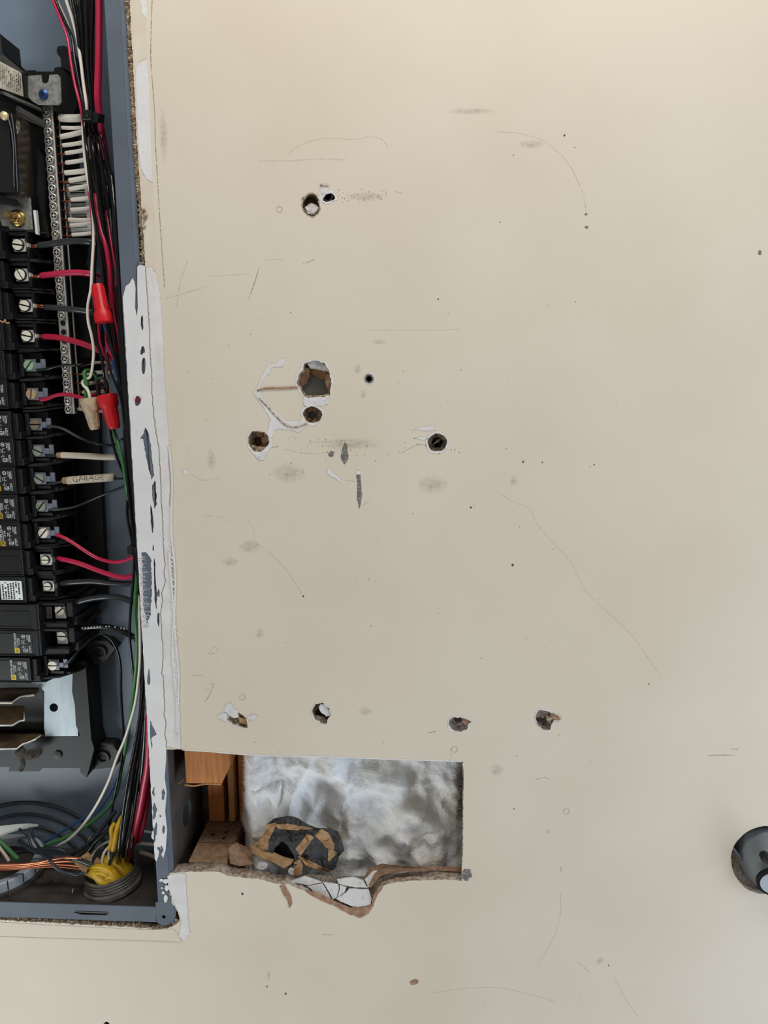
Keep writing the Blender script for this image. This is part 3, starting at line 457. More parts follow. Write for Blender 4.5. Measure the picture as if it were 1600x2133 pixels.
# white primer brushed over the flange, with chips that bare the grey steel
crL = [(x-1.0, y) for x, y in CR if 1559 > y > 553]
def inner(y): return 219+(y)*0.0588-0.0000008*y*y
left = [(inner(y)+R_.uniform(0.2, 1.6), y) for y in range(1790, 616, -9)]
left = [(x+(14 if 1494 < y < 1540 and False else 0), y) for x, y in left]
top = [(262, 596), (270, 590), (276, 579), (280, 588), (282, 600), (281, 640), (285, 660), (287, 640), (286, 600), (286, 556), (290, 552)]
low = [(346, 1562), (346, 1580), (343, 1620), (347, 1650), (344, 1690), (348, 1730), (345, 1770), (340, 1788), (336, 1780), (341, 1770), (336, 1760), (330, 1783), (326, 1795)]
chips = [blob(296, 672, 3.2, 14, 0.2, 22, 1), blob(297, 730, 4.5, 9, 0.15, 20, 2), blob(299, 762, 4.5, 17, 0.12, 26, 3), jag([(302, 890), (308, 898), (314, 925), (317, 960), (321, 990), (316, 1000), (309, 975), (302, 940), (298, 915), (292, 913), (298, 906)], 0.8, 4, True, 4),
         jag([(316, 1012), (323, 1000), (326, 1030), (326, 1050), (322, 1060), (318, 1040)], 0.6, 4, True, 5), jag([(313, 1050), (317, 1060), (320, 1090), (318, 1116), (314, 1090)], 0.5, 4, True, 6),
         jag([(295, 1152), (305, 1150), (314, 1162), (316, 1200), (316, 1240), (314, 1280), (306, 1300), (299, 1262), (297, 1210)], 1.2, 3, True, 7), jag([(320, 1160), (323, 1166), (324, 1200), (327, 1240), (326, 1272), (322, 1250), (321, 1210)], 0.5, 4, True, 8), blob(330, 1236, 3, 8, 0.2, 16, 9), blob(330, 1290, 2.5, 14, 0.3, 18, 10), blob(319, 1142, 1.6, 6, 0.2, 14, 21),
         blob(310, 1412, 3, 17, 0.2, 20, 11), jag([(313, 1500), (318, 1512), (327, 1530), (320, 1534), (315, 1538), (318, 1555), (316, 1562), (312, 1530)], 0.5, 4, True, 12), blob(322, 1690, 4.5, 14, 0.3, 20, 13), blob(340, 1655, 4, 10, 0.3, 16, 14), blob(322, 1735, 5, 16, 0.35, 22, 15), blob(341, 1728, 3, 9, 0.3, 14, 16), blob(320, 1650, 2.4, 9, 0.3, 14, 17), blob(287, 835, 7, 9, 0.2, 20, 18), blob(334, 1700, 2, 3, 0.3, 10, 19), blob(331, 1768, 3, 5, 0.3, 12, 20)]
plate('white_primer', [(x, y) for x, y in top]+crL+low+[(x, y) for x, y in left], -0.0004, 0.0004, M['white_paint'], box, chips)
for k in range(60):
    y = 1160+k*2.5; x0 = inner(y)+R_.uniform(1, 7); ribbon('brushed_primer', [(x0, y), (min(317, x0+R_.uniform(5, 16)), y+R_.uniform(-1, 1.5))], R_.uniform(1.0, 2.2), M['brushed'], box, -0.0004)
wbox('flange_filler', XR-0.001, XR+0.0022, 0.0005, 0.0025, 1.19, 1.60, M['chip'], box)
o = lathe('cover_screw_hole', [(0.0022, 0.0012), (0.0024, 0.0002), (0.0010, 0.0004), (0.0, 0.0004)], M['hole_red'], box, at(288, 833, -0.0002))
for i in range(6): plate('white_primer', blob(*[(336, 1834, 4, 3), (345, 1836, 5, 5), (347, 1850, 4, 6), (340, 1860, 3, 3), (345, 1872, 4, 8), (337, 1850, 2, 2)][i], 0.14, 16, 90+i), -0.0008, 0.0005, M['white_paint'], box)
# ------------------------------------------------------------------ wall cavity seen through the cut-out
def pbox(name, x0, y0, x1, y1, d0, d1, m, parent=None, bevel=0.0008):   # a straight block whose face spans two pixels at depth d0
    a, b = at(x0, y0, d0), at(x1, y1, d0)
    return wbox(name, a.x, b.x, d0, d1, b.z, a.z, m, parent, bevel)
st = tag(pbox('cut_stud', 379, 1480, 462, 1634, 0.0135, 0.075, M['pine']), 'orange pine stud hanging behind the wall, sawn off inside the cut-out', 'stud')
tube('splinter', [(385, 1635, 0.0135), (400, 1637, 0.0135), (430, 1633, 0.0135), (460, 1634, 0.0135)], 1.8, M['pine_pale'], st)
tube('splinter', [(382, 1624, 0.014), (376, 1630, 0.013), (371, 1634, 0.012)], 0.7, M['pine_pale'], st)
tag(pbox('rear_stud', 425, 1480, 468, 1712, 0.076, 0.092, M['pine']), 'orange pine board standing behind the sawn stud, left of the paler strip', 'board')
tag(pbox('rear_stud', 468, 1480, 490, 1712, 0.070, 0.090, M['pine_pale']), 'narrow pale pine strip standing behind the sawn stud', 'board')
tag(pbox('rear_stud', 491, 1480, 516, 1712, 0.076, 0.094, M['pine']), 'pine board at the left edge of the white wool', 'board')
sill = at(392, 1794, 0.0135); sr = at(472, 1794, 0.0135)
sl_ = tag(wbox('sill_block', sill.x, sr.x, 0.0135, 0.092, sill.z-0.045, sill.z, M['board']), 'brown fibre block lying at the lower left of the cut-out', 'block')
tube('saw_line', [Vector((sill.x+0.001, 0.042, sill.z)), Vector((sr.x, 0.043, sill.z))], 0.8, M['black_dusty'], sl_)
for x, y, d in ((460, 1716, 0.05), (466, 1704, 0.06), (437, 1712, 0.055)): q = at(x, y, d); facet('dark_chip', [Vector((q.x, d, sill.z+0.0006)), Vector((q.x+0.003, d-0.002, sill.z+0.0006)), Vector((q.x+0.004, d+0.002, sill.z+0.0006))], M['black'], sl_)
# glass wool batt: a lumpy, folded front
def wool(name, x0, y0, x1, y1, nx, ny, base, amp, sc, seed, m, left_round=True):
    vs_, fs = [], []; off = Vector((seed*3.1, seed*1.7, 0))
    for j in range(ny+1):
        for i in range(nx+1):
            u, v = i/nx, j/ny; x = x0+(x1-x0)*u; y = y0+(y1-y0)*v
            p = Vector((x, y, 0))/sc+off
            h = noise.fractal(p, 1.25, 2.0, 4)*0.5+(0.45-abs(noise.noise(p*0.75+Vector((0, 0, 5)))))*0.9+(0.3-abs(noise.noise(p*1.6+Vector((4, 0, 1)))))*0.38+0.03*noise.noise(p*9)
            d = base-amp*h
            if not left_round: d += 0.028*max(0, 1-min(u, 1-u, v*1.2)/0.3)**2
            if left_round: d += 0.05*max(0, 1-u/0.10)**2
            d += 0.010*max(0, 1-v/0.14)+0.012*max(0, (u-0.93)/0.07)
            q = at(x+4*noise.noise(p*3), y, 0.04); q.y = max(0.0155, d); vs_.append(q)
    for j in range(ny):
        for i in range(nx): k = j*(nx+1)+i; fs.append((k, k+1, k+nx+2, k+nx+1))
    b = len(vs_)
    for v in [vs_[k] for k in (0, nx, (ny+1)*(nx+1)-1, ny*(nx+1))]: vs_.append(Vector((v.x, 0.1, v.z)))
    fs.append((b, b+3, b+2, b+1))
    edge = [list(range(nx+1)), [j*(nx+1)+nx for j in range(ny+1)], [ny*(nx+1)+i for i in range(nx, -1, -1)], [j*(nx+1) for j in range(ny, -1, -1)]]
    for e, (p, q) in zip(edge, ((0, 1), (1, 2), (2, 3), (3, 0))): fs.append(tuple(e[::-1])+(b+p, b+q))
    o = mesh(name, vs_, fs, M[m], None, True); return o
BATT = tag(wool('wool_batt', 484, 1520, 985, 1850, 150, 110, 0.041, 0.0175, 74, 2, 'fluff'), 'lumpy white glass wool batt filling the cut-out', 'insulation')
vs_, fs = [], []; Rw = random.Random(6); bm_v = [v.co+BATT.location for v in BATT.data.vertices][:151*111]
for _ in range(9000):                                           # loose fibres standing off the batt
    i, j = Rw.randrange(2, 148), Rw.randrange(2, 109); c = bm_v[j*151+i]; e = bm_v[j*151+i+1]-c
    a = Rw.uniform(0, 6.283); l = Rw.uniform(0.0012, 0.0040); t = Vector((math.cos(a), 0, math.sin(a))); nrm = Vector((-t.z, 0, t.x))*0.00006; lift = Vector((0, -1, 0))
    P = [c+t*(-l)+lift*0.0001, c+lift*Rw.uniform(0.0004, 0.0014)+nrm*Rw.uniform(-8, 8), c+t*l+lift*Rw.uniform(0.0, 0.001)]; k = len(vs_)
    for p in P: vs_ += [p-nrm, p+nrm]
    fs += [(k, k+1, k+3, k+2), (k+2, k+3, k+5, k+4)]
tag(mesh('loose_fibres', vs_, fs, M['fluff'], BATT), kind='stuff')
tag(wool('wool_tuft', 838, 1706, 948, 1850, 50, 50, 0.034, 0.012, 60, 5, 'fluff', False), 'paler tuft of glass wool bulging at the lower right of the cut-out', 'insulation')
tag(wool('wool_tuft', 508, 1600, 600, 1840, 44, 60, 0.040, 0.012, 60, 9, 'fluff', False), 'white glass wool tuft hanging beside the brown fibre block', 'insulation')
# crumpled asphalt-backed kraft paper
def inside(p, L):
    c = False; j = len(L)-1
    for i in range(len(L)):
        if (L[i][1] > p[1]) != (L[j][1] > p[1]) and p[0] < (L[j][0]-L[i][0])*(p[1]-L[i][1])/(L[j][1]-L[i][1])+L[i][0]: c = not c
        j = i
    return c
OUT = [(556, 1716), (572, 1704), (600, 1699), (622, 1704), (640, 1716), (660, 1724), (690, 1726), (706, 1732), (712, 1750), (718, 1770), (706, 1785), (698, 1808), (684, 1816), (660, 1812), (630, 1800), (600, 1806), (570, 1798), (545, 1780), (548, 1750)]
TAN = [[(640, 1738), (654, 1744), (636, 1768), (626, 1782), (616, 1768)], [(656, 1740), (670, 1727), (684, 1736), (697, 1760), (694, 1772), (678, 1764), (668, 1752)], [(684, 1766), (704, 1776), (684, 1794)], [(574, 1718), (600, 1716), (640, 1722), (652, 1726), (620, 1729), (580, 1726)], [(556, 1718), (576, 1714), (570, 1730), (560, 1750), (558, 1770), (536, 1768), (530, 1758), (548, 1744)], [(620, 1782), (640, 1790), (676, 1808), (690, 1812), (684, 1818), (640, 1806)]]
CAVE = [(588, 1750), (600, 1760), (612, 1780), (618, 1800), (590, 1806), (566, 1790), (572, 1766)]
vs_, fs, mi = [], [], []; nx, ny = 250, 165; idx = {}
for j in range(ny+1):
    for i in range(nx+1):
        x, y = 524+(724-524)*i/nx, 1696+(1822-1696)*j/ny
        if not inside((x, y), OUT) and not inside((x, y), TAN[4]): continue
        q = Vector((x, y, 0))
        h = 0.012*max(0, 1-((x-630)/105)**2-((y-1762)/75)**2)+0.006*noise.noise(q/26)+0.003*abs(noise.noise(q/11+Vector((3, 3, 0))))+0.004*(0.5-abs(noise.noise(q/40+Vector((9, 1, 0)))))
        if inside((x, y), CAVE): h -= 0.014
        for L in TAN:
            if inside((x, y), L): h += 0.0006
        idx[(i, j)] = len(vs_); vs_.append(at(x, y, 0.026-h))
for j in range(ny):
    for i in range(nx):
        k = [idx.get(t) for t in ((i, j), (i+1, j), (i+1, j+1), (i, j+1))]
        if None in k: continue
        fs.append(k); c = (524+200*(i+0.5)/nx, 1696+126*(j+0.5)/ny); mi.append(1 if any(inside(c, L) for L in TAN) else 0)
pp = mesh('crumpled_paper', vs_, fs, M['felt']); pp.data.materials.append(M['kraft']); pp.data.polygons.foreach_set('material_index', mi)
md = pp.modifiers.new('thick', 'SOLIDIFY'); md.thickness = 0.0005
tag(pp, 'crumpled black asphalt paper with tan torn patches lying in the white wool', 'paper')
def sheetlet(name, label, P, m): return tag(facet(name, P, M[m], None, 0.0007), label, 'paper')
sheetlet('torn_kraft_strip', 'tan kraft strip curling up beside the brown fibre block', [(476, 1766, 0.018), (492, 1754, 0.030), (522, 1768, 0.036), (528, 1800, 0.020), (500, 1804, 0.015), (480, 1798, 0.014)], 'board')
sheetlet('torn_kraft_strip', 'tan kraft strip folded below the black paper, left end pointed', [(520, 1756, 0.024), (532, 1764, 0.020), (560, 1770, 0.018), (590, 1784, 0.016), (614, 1790, 0.015), (606, 1800, 0.013), (590, 1808, 0.012), (570, 1796, 0.013), (545, 1786, 0.014), (524, 1776, 0.018)], 'kraft')
sheetlet('torn_kraft_strip', 'dark tan kraft scrap on the broken lower edge of the cut-out', [(612, 1796, 0.013), (624, 1790, 0.012), (630, 1802, 0.010), (628, 1822, 0.010), (612, 1824, 0.011)], 'kraft')
for i, (x, y, s) in enumerate(((545, 1806, 9), (608, 1816, 9))): tag(facet('gypsum_crumb', [at(px, py, 0.012) for px, py in blob(x, y, s, s*0.7, 0.25, 10, i)], M['gyp'], None, 0.004), 'white gypsum crumb on the broken lower edge, '+('left of the two' if i == 0 else 'right of the two'), 'crumb')
# ------------------------------------------------------------------ things in the bored holes
o = tag(lathe('conduit_stub', [(0.0042, 0.004), (0.0046, -0.02), (0.0034, -0.02), (0.0030, 0.004)], M['chip'], None, at(684, 411, 0.0075)), 'grey conduit end showing in the right half of the uppermost double hole', 'conduit')
tag(tube('black_cable', [(905, 944, 0.05), (908, 930, 0.018), (912, 916, 0.016), (916, 900, 0.05)], 9, M['w_black']), 'black cable end inside the hole at the right of the scuff marks', 'cable')
tag(tube('white_wire', [(902, 926, 0.012), (910, 920, 0.009), (918, 913, 0.012)], 1.6, M['w_white']), 'thin white wire crossing the hole at the right of the scuff marks', 'wire')
tag(pbox('backing_stud', 600, 380, 725, 470, 0.015, 0.09, M['board']), 'brown stud face behind the uppermost double hole', 'stud')
tag(pbox('backing_board', 590, 730, 730, 905, 0.0138, 0.02, M['sheath']), 'dark grey board seen through the largest broken hole', 'board')
tag(pbox('backing_stud', 500, 885, 575, 955, 0.016, 0.09, M['board']), 'brown stud face behind the lowest-left bored hole', 'stud')
tag(pbox('backing_stud', 625, 1440, 712, 1530, 0.016, 0.09, M['board']), 'brown stud face behind the ragged hole above the wool', 'stud')
# pipe at the right edge
pd = at(1598, 1794, 0.03)
sleeve = thing('pipe_sleeve', 'dark grey metal cup recessed in the round hole at the right edge', 'sleeve', at(1596, 1792, 0.013))
cx = at(1597, 1790, 0.0)
vs_, fs = [], []
lathe('cup', [(0.0335, -0.0128), (0.0335, -0.034), (0.028, -0.037), (0.0, -0.037), (0.0, -0.039), (0.0345, -0.039), (0.0345, -0.0128)], M['pipe'], sleeve, Vector((cx.x, 0, cx.z)), None, 40)
facet('broken_edge', [at(x, y, 0.0015+0.00008*max(0, y-1760)) for x, y in jag([(1520, 1764), (1530, 1768), (1541, 1785), (1558, 1808), (1570, 1822), (1588, 1846), (1592, 1864), (1560, 1856), (1534, 1834), (1520, 1804)], 0.8, 5, True, 3)], M['gyp_grey'], sleeve, 0.002)
tube('lip', [(1525, 1764, 0.001), (1540, 1783, 0.002), (1556, 1804, 0.003), (1568, 1818, 0.004), (1580, 1838, 0.005)], 2.6, M['grey_steel'], sleeve)
stub = thing('pipe_stub', 'grey tapering pipe stub with a black rim poking out at the right edge', 'pipe', at(1630, 1830, 0.0))
a = at(1597, 1776, 0.0135); b_ = at(1616, 1837, -0.016); ax = (b_-a).normalized()
def cone(P, R_0, R_1, n=36): return tube_geo(P, 1.0, n, lambda t: R_0+(R_1-R_0)*t)
v_, f_ = cone([a+(b_-a)*k/8 for k in range(9)], 0.0325, 0.0145); mesh('taper', v_, f_, M['pipe'], stub, True)
v_, f_ = tube_geo([b_-ax*0.003, b_+ax*0.0015], 0.0156, 32); mesh('rim', v_, f_, M['black'], stub, False)
v_, f_ = tube_geo([b_+ax*0.0005, b_+ax*0.0022], 0.0128, 32); mesh('face', v_, f_, M['pipe_in'], stub, False)
v_, f_ = tube_geo(smooth_path([at(1592, 1782, -0.016), at(1597, 1789, -0.024), at(1606, 1790, -0.030)], 5), 0.0042, 8); mesh('clip', v_, f_, M['black'], stub, True)
# ------------------------------------------------------------------ bus assembly
bus = thing('bus_assembly', 'black plastic panel interior carrying the breakers, with bare silver pan below', 'panel interior', at(100, 1000, 0.09))
plate('base', [(-120, 160), (150, 158), (152, 240), (158, 330), (178, 480), (176, 535), (172, 541), (170, 546), (174, 552), (178, 556), (186, 640), (196, 650), (205, 700), (210, 720), (202, 800), (206, 900), (212, 1040), (222, 1240), (170, 1300), (170, 1380), (-120, 1395)], 0.086, 0.006, M['black'], bus)
plate('side_rail', [(152, 1382), (168, 1378), (178, 1384), (190, 1540), (196, 1560), (186, 1600), (180, 1620), (167, 1609), (166, 1530), (158, 1510), (156, 1470), (150, 1440)], 0.062, 0.028, M['black'], bus)
plate('bottom_rail', [(-120, 1535), (168, 1533), (168, 1600), (88, 1600), (82, 1607), (18, 1607), (20, 1598), (-120, 1596)], 0.066, 0.02, M['black'], bus)
for q in ([(178, 1340), (196, 1334), (224, 1336), (240, 1352), (222, 1374), (206, 1384), (180, 1386)], [(186, 1554), (200, 1550), (234, 1553), (248, 1568), (240, 1598), (220, 1600), (190, 1604)]):
    ft = plate('foot', q, 0.078, 0.016, M['black_dusty'], bus)
    cx_, cy_ = (209, 1358) if q[0][1] < 1400 else (215, 1577)
    lathe('boss', [(0.0068, 0.0), (0.0068, 0.002), (0.0045, 0.002), (0.004, -0.002), (0.0, -0.002)], M['black'], ft, at(cx_, cy_, 0.078))
plate('foot', [(160, 650), (196, 655), (214, 672), (205, 720), (186, 745), (165, 745)], 0.072, 0.012, M['black'], bus)
pan = plate('pan', [(-60, 1421), (96, 1421), (112, 1413), (153, 1385), (151, 1400), (154, 1415), (157, 1440), (153, 1442), (156, 1470), (160, 1470), (160, 1500), (163, 1534), (95, 1534), (92, 1520), (92, 1440), (84, 1432), (24, 1432), (-60, 1432)], 0.066, 0.0015, M['pan'], bus, [hole(112, 1474, 9)])
plate('pan', [(-60, 1432), (90, 1432), (95, 1534), (-60, 1534)], 0.080, 0.0015, M['black_dusty'], bus)
for i, (L, fr) in enumerate(((([(-60, 1438), (24, 1432), (80, 1432), (79, 1440), (71, 1447), (52, 1449), (40, 1452), (25, 1463), (-60, 1463)]), [(-60, 1463), (25, 1463), (40, 1452), (52, 1449), (71, 1447)]),
        ([(-60, 1470), (50, 1470), (50, 1484), (47, 1496), (51, 1500), (40, 1502), (26, 1511), (-60, 1511)], [(-60, 1511), (26, 1511), (40, 1502), (50, 1501), (50, 1484)]),
        ([(-60, 1530), (32, 1530), (87, 1530), (83, 1537), (72, 1541), (57, 1547), (47, 1550), (35, 1560), (-60, 1560)], [(-60, 1560), (35, 1560), (47, 1550), (57, 1547), (72, 1541), (85, 1532)]))):
    y0, y1 = L[0][1], fr[0][1]
    s = facet('bus_stab', [at(x, y, 0.064-0.018*(y-y0)/(y1-y0)) for x, y in L], M['bus'], bus, 0.0018)
    tube('stab_edge', [(x, y, 0.064-0.018*(y-y0)/(y1-y0)-0.0006) for x, y in fr], 2.2, M['bright'], s, raw=True, n=6)
tube('lint', [(40, 1556, 0.055), (46, 1570, 0.052), (60, 1572, 0.052), (74, 1566, 0.054), (84, 1572, 0.055)], 11, M['dust'], bus, lambda t: 0.7+0.5*math.sin(t*9)**2)
tube('lint', [(36, 1566, 0.05), (48, 1586, 0.05), (44, 1604, 0.055)], 5, M['dust'], bus)
lathe('rail_screw', [(0.0042, 0.0), (0.0042, 0.0015), (0.0, 0.002)], M['black_dusty'], bus, at(121, 1572, 0.066))
plate('wall_rib', [(148, 930), (152, 930), (168, 1240), (164, 1240)], 0.08, 0.006, M['black_dusty'], bus)
# hook at the top
hk = plate('hook', [(118, 104), (120, 98), (124, 95), (128, 97), (131, 94), (140, 98), (150, 108), (160, 140), (156, 156), (146, 150), (134, 143), (128, 142), (126, 120), (119, 112)], 0.055, 0.012, M['black'], bus)
plate('top_bar', [(48, 147), (74, 146), (74, 149), (112, 149), (114, 141), (126, 139), (136, 143), (165, 160), (165, 200), (150, 250), (48, 250)], 0.072, 0.014, M['black'], bus)
# neutral bar
PB0, PB1 = at(97, 220, 0.055), at(148, 862, 0.055)
nb = thing('neutral_bar', 'long tinned neutral bar with a row of screws beside the breakers', 'terminal bar', (PB0.x, 0.055, PB1.z))
bw = 0.0038
xb = (PB0.x+PB1.x)/2
wbox('bar', xb-bw-0.0012, xb+bw-0.0004, 0.0555, 0.0625, PB1.z, PB0.z, M['barmetal'], nb)
wbox('dark_side_strip', xb+bw-0.0003, xb+bw+0.0002, 0.0562, 0.0622, PB1.z+0.002, PB0.z-0.003, M['black'], nb, 0)  # thin black strip laid on to darken the bar's wire side
wbox('bar_edge', xb+bw-0.0006, xb+bw+0.0003, 0.0545, 0.056, PB1.z, PB0.z, M['bright'], nb, 0)
wbox('bar_edge', xb+bw+0.0018, xb+bw+0.0026, 0.0612, 0.0625, PB1.z+0.004, PB0.z-0.006, M['bright'], nb, 0)
wbox('bar_foot', xb-0.004, xb+bw+0.0022, 0.0625, 0.066, PB1.z+0.004, PB0.z-0.006, M['black'], nb, 0)
def cross_screw():
    b = bmesh.new(); me0 = lathe('terminal_screw', [(0.0034, -0.002), (0.0034, 0.0010), (0.0029, 0.0013), (0.0023, 0.0013), (0.0021, 0.0002), (0.0, 0.0002)], M['screw'], n=18)
    b.from_mesh(me0)
    for f in b.faces: f.material_index = 1 if max(math.hypot(v.co.x, v.co.z) for v in f.verts) < 0.00235 else 0  # recess faces painted black, their shade put into the colour
    for a in range(4):
        r = bmesh.ops.create_cube(b, size=1)
        for f in {f for v in r['verts'] for f in v.link_faces}: f.material_index = 2
        for v in r['verts']:
            p = Vector(((v.co.x+0.5)*0.0016+0.0001, -0.0007+v.co.y*0.0010, v.co.z*0.0007)); p.rotate(Matrix.Rotation(a*math.pi/2+0.5, 3, 'Y')); v.co = p
    b.to_mesh(me0); b.free(); me0.materials[0] = M['barmetal']; me0.materials.append(M['black']); me0.materials.append(M['screw_cream']); return me0
SC = cross_screw(); SC2 = SC.copy(); SC2.materials[2] = M['bright']
sy = [235, 255, 275, 294, 315, 333, 353, 374, 393, 412, 430, 449, 469, 488, 507, 526, 544, 563, 584, 600, 619, 638, 657, 727, 747, 765, 782, 799, 816, 835, 853]
for i, y in enumerate(sy):
    q = at(92+(y-235)*0.0823, y, 0.0545)
    o = link('terminal_screw', SC if i % 3 else SC2, None, nb, False, Vector((xb-0.0008, 0.0545, q.z))-nb.location); o.rotation_euler = (0, R_.uniform(0, 6), 0)
for y in (673, 692, 710):
    q = at(133, y, 0.055); lathe('empty_screw_hole', [(0.0024, 0.0003), (0.0018, 0.0004), (0.0016, -0.002), (0.0, -0.002)], M['black'], nb, Vector((xb-0.0006, 0.0553, q.z)), n=14)
bk = plate('bracket', [(53, 161), (57, 158), (85, 156), (86, 168), (90, 173), (96, 174), (101, 170), (103, 156), (120, 155), (125, 160), (128, 212), (121, 218), (80, 219), (66, 210), (55, 198)], 0.047, 0.002, M['zinc'], nb)
bs = lathe('blue_screw', [(0.0040, 0.0), (0.0038, 0.0012), (0.0025, 0.0020), (0.0, 0.0022)], M['blue_screw'], bk, at(91, 197, 0.0468))
me = boxes('cross_slot', [(-0.0019, 0.0019, -0.0025, 0.0, -0.0004, 0.0004), (-0.0004, 0.0004, -0.0025, 0.0, -0.0019, 0.0019)], M['black'], None, 0); o = link('cross_slot', me, None, nb, False, at(90.6, 196.5, 0.0468)-nb.location); o.rotation_euler = (0, 0.6, 0)
# barcode sticker on the base behind the white wires
stk = thing('barcode_sticker', 'white barcode sticker behind the white neutral wires', 'sticker', at(160, 430, 0.0855))
plate('sticker', [(137, 383), (190, 378), (194, 478), (143, 484)], 0.0702, 0.0156, M['white_plastic'], stk)
bars = []; R2 = random.Random(4); z = -0.016
while z < 0.020:
    w = R2.choice((0.0004, 0.0008, 0.0013))
    if not (-0.0045 < z < -0.002 or 0.009 < z < 0.011): bars.append(('r', -0.0065, 0.007, z, z+w))
    z += w+R2.choice((0.0004, 0.0007))
bars += [('t', s, -0.0092, zz, 0.0042, True) for s, zz in (('1185', 0.006), ('2085', -0.008), ('53', -0.018))]
link('barcode', print_block('barcode', bars, M['blackprint']), None, stk, False, at(163, 434, 0.0700)-stk.location)
# ------------------------------------------------------------------ main switch housing at the upper left
mh = thing('main_switch', 'black main switch housing with a printed sticker and smoked cover, top left', 'switch', at(10, 300, 0.05))
facet('hood', [(-60, 40, 0.04), (0, 70, 0.04), (5, 112, 0.04), (47, 141, 0.04), (52, 150, 0.042), (56, 205, 0.045), (-60, 178, 0.03)], M['black'], mh, 0.03)
skp = [(-30, 112, 0.0365), (0, 128, 0.0365), (40, 149, 0.0395), (45, 154, 0.0398), (49, 200, 0.0425), (0, 182, 0.034), (-30, 170, 0.031)]
skk = facet('sticker', skp, M['kraft'] if False else mat('aged_label', lin(176, 168, 150), 0.6), mh, 0.0006)
b = bmesh.new()
for i in range(11):
    for j in range(9):
        if R2.random() < 0.75:
            x = 1+i*4.1; y0 = 128+x*0.5; y = y0+5+j*4.6
            if y > 178+x*0.36: continue
            w, hgt = R2.uniform(1.0, 2.2), R2.uniform(2.2, 4.2); dd = 0.0357+(x/45)*0.0045-((y-y0)/50)*0.0012
            b.faces.new([b.verts.new(at(x+dx, y+dy, dd-0.0006)-skk.location-mh.location) for dx, dy in ((0, 0), (w, 0.6*w*0.5), (w, hgt), (0, hgt))])
me = bpy.data.meshes.new('print'); b.to_mesh(me); b.free(); link('print', me, M['blackprint'], skk)
facet('rail', [(-40, 168, 0.034), (0, 186, 0.036), (38, 198, 0.038), (86, 226, 0.044), (86, 232, 0.044), (30, 210, 0.038), (14, 200, 0.036), (-40, 178, 0.034)], M['black_dusty'], mh, 0.006)
facet('rail', [(32, 230, 0.035), (38, 232, 0.035), (92, 262, 0.046), (92, 266, 0.046), (36, 242, 0.035)], M['black_dusty'], mh, 0.004)
facet('cover_frame', [(-40, 226, 0.026), (14, 227, 0.026), (22, 233, 0.026), (27, 246, 0.026), (38, 402, 0.030), (34, 402, 0.030), (20, 252, 0.0265), (14, 238, 0.0265), (-40, 236, 0.0265)], M['black'], mh, 0.003)
tube('cover_edge', [(15, 240, 0.0255), (19, 252, 0.0255), (30, 390, 0.0292)], 0.9, M['chip'], mh); tube('cover_edge', [(24, 238, 0.0255), (26, 250, 0.0255), (37, 400, 0.0298)], 0.7, M['chip'], mh)
facet('smoked_cover', [(28, 246, 0.0275), (34, 236, 0.034), (60, 256, 0.046), (64, 300, 0.047), (72, 412, 0.052), (39, 404, 0.031)], M['smoke'], mh, 0.0015)
facet('cover_window', [(-40, 240, 0.028), (17, 244, 0.028), (33, 400, 0.031), (-40, 400, 0.031)], M['black_label'], mh, 0.02)
for y in (262, 285, 304, 321, 339, 356, 378): lathe('inner_screw', [(0.003, 0), (0.003, 0.0015), (0.0, 0.0018)], M['screw_brown'], mh, at(44+(y-262)*0.12, y, 0.052), n=12)
for y in (286, 303): pbox('inner_contact', 38+(y-286)*0.1, y-1.5, 47+(y-286)*0.1, y+1.5, 0.044, 0.05, M['copper_dark'], mh, 0)
lathe('indicator', [(0.0034, 0), (0.0032, 0.002), (0.0018, 0.003), (0.0, 0.0034)], mat('pale_brass_dome', lin(232, 208, 160), 0.35, 0.4), mh, at(10, 242, 0.0255), n=16)
facet('rib', [(74, 322, 0.056), (82, 318, 0.056), (96, 330, 0.06), (98, 490, 0.064), (84, 490, 0.064), (76, 400, 0.058)], M['black'], mh, 0.01)
lug = plate('lug_plate', [(-10, 425), (8, 424), (14, 398), (28, 400), (62, 410), (63, 419), (68, 478), (22, 480), (18, 472), (4, 470)], 0.046, 0.0022, M['zinc'], mh)
facet('cover_arm', [(-40, 404, 0.036), (4, 406, 0.036), (28, 414, 0.036), (34, 421, 0.036), (31, 426, 0.036), (22, 426, 0.036), (-40, 416, 0.036)], M['black'], mh, 0.006)
nut = lathe('flange_nut', [(0.0072, 0.0), (0.0068, 0.0016), (0.0048, 0.003), (0.0, 0.003)], M['brass'], lug, at(36, 455, 0.0455), n=26)
hx = lathe('hex', [(0.0046, 0.0), (0.0046, 0.0045), (0.0040, 0.0052), (0.0, 0.0052)], M['brass'], lug, at(34, 454, 0.043), n=6, smooth=False)
v_, f_ = tube_geo([at(33, 454, 0.040), at(13, 447, 0.020)], 0.0021, 14); mesh('stud_bolt', v_, f_, M['brass'], lug, True)
lathe('bolt_tip', [(0.0024, 0), (0.0024, 0.001), (0.0, 0.0012)], M['brass'], lug, at(13, 447, 0.0202), n=14)
facet('white_edge', [(69, 438, 0.046), (74, 438, 0.046), (79, 489, 0.048), (74, 487, 0.048)], M['white_plastic'], mh, 0.004)
facet('link', [(80, 440, 0.054), (92, 440, 0.054), (104, 494, 0.056), (84, 494, 0.056)], M['black'], mh, 0.008)
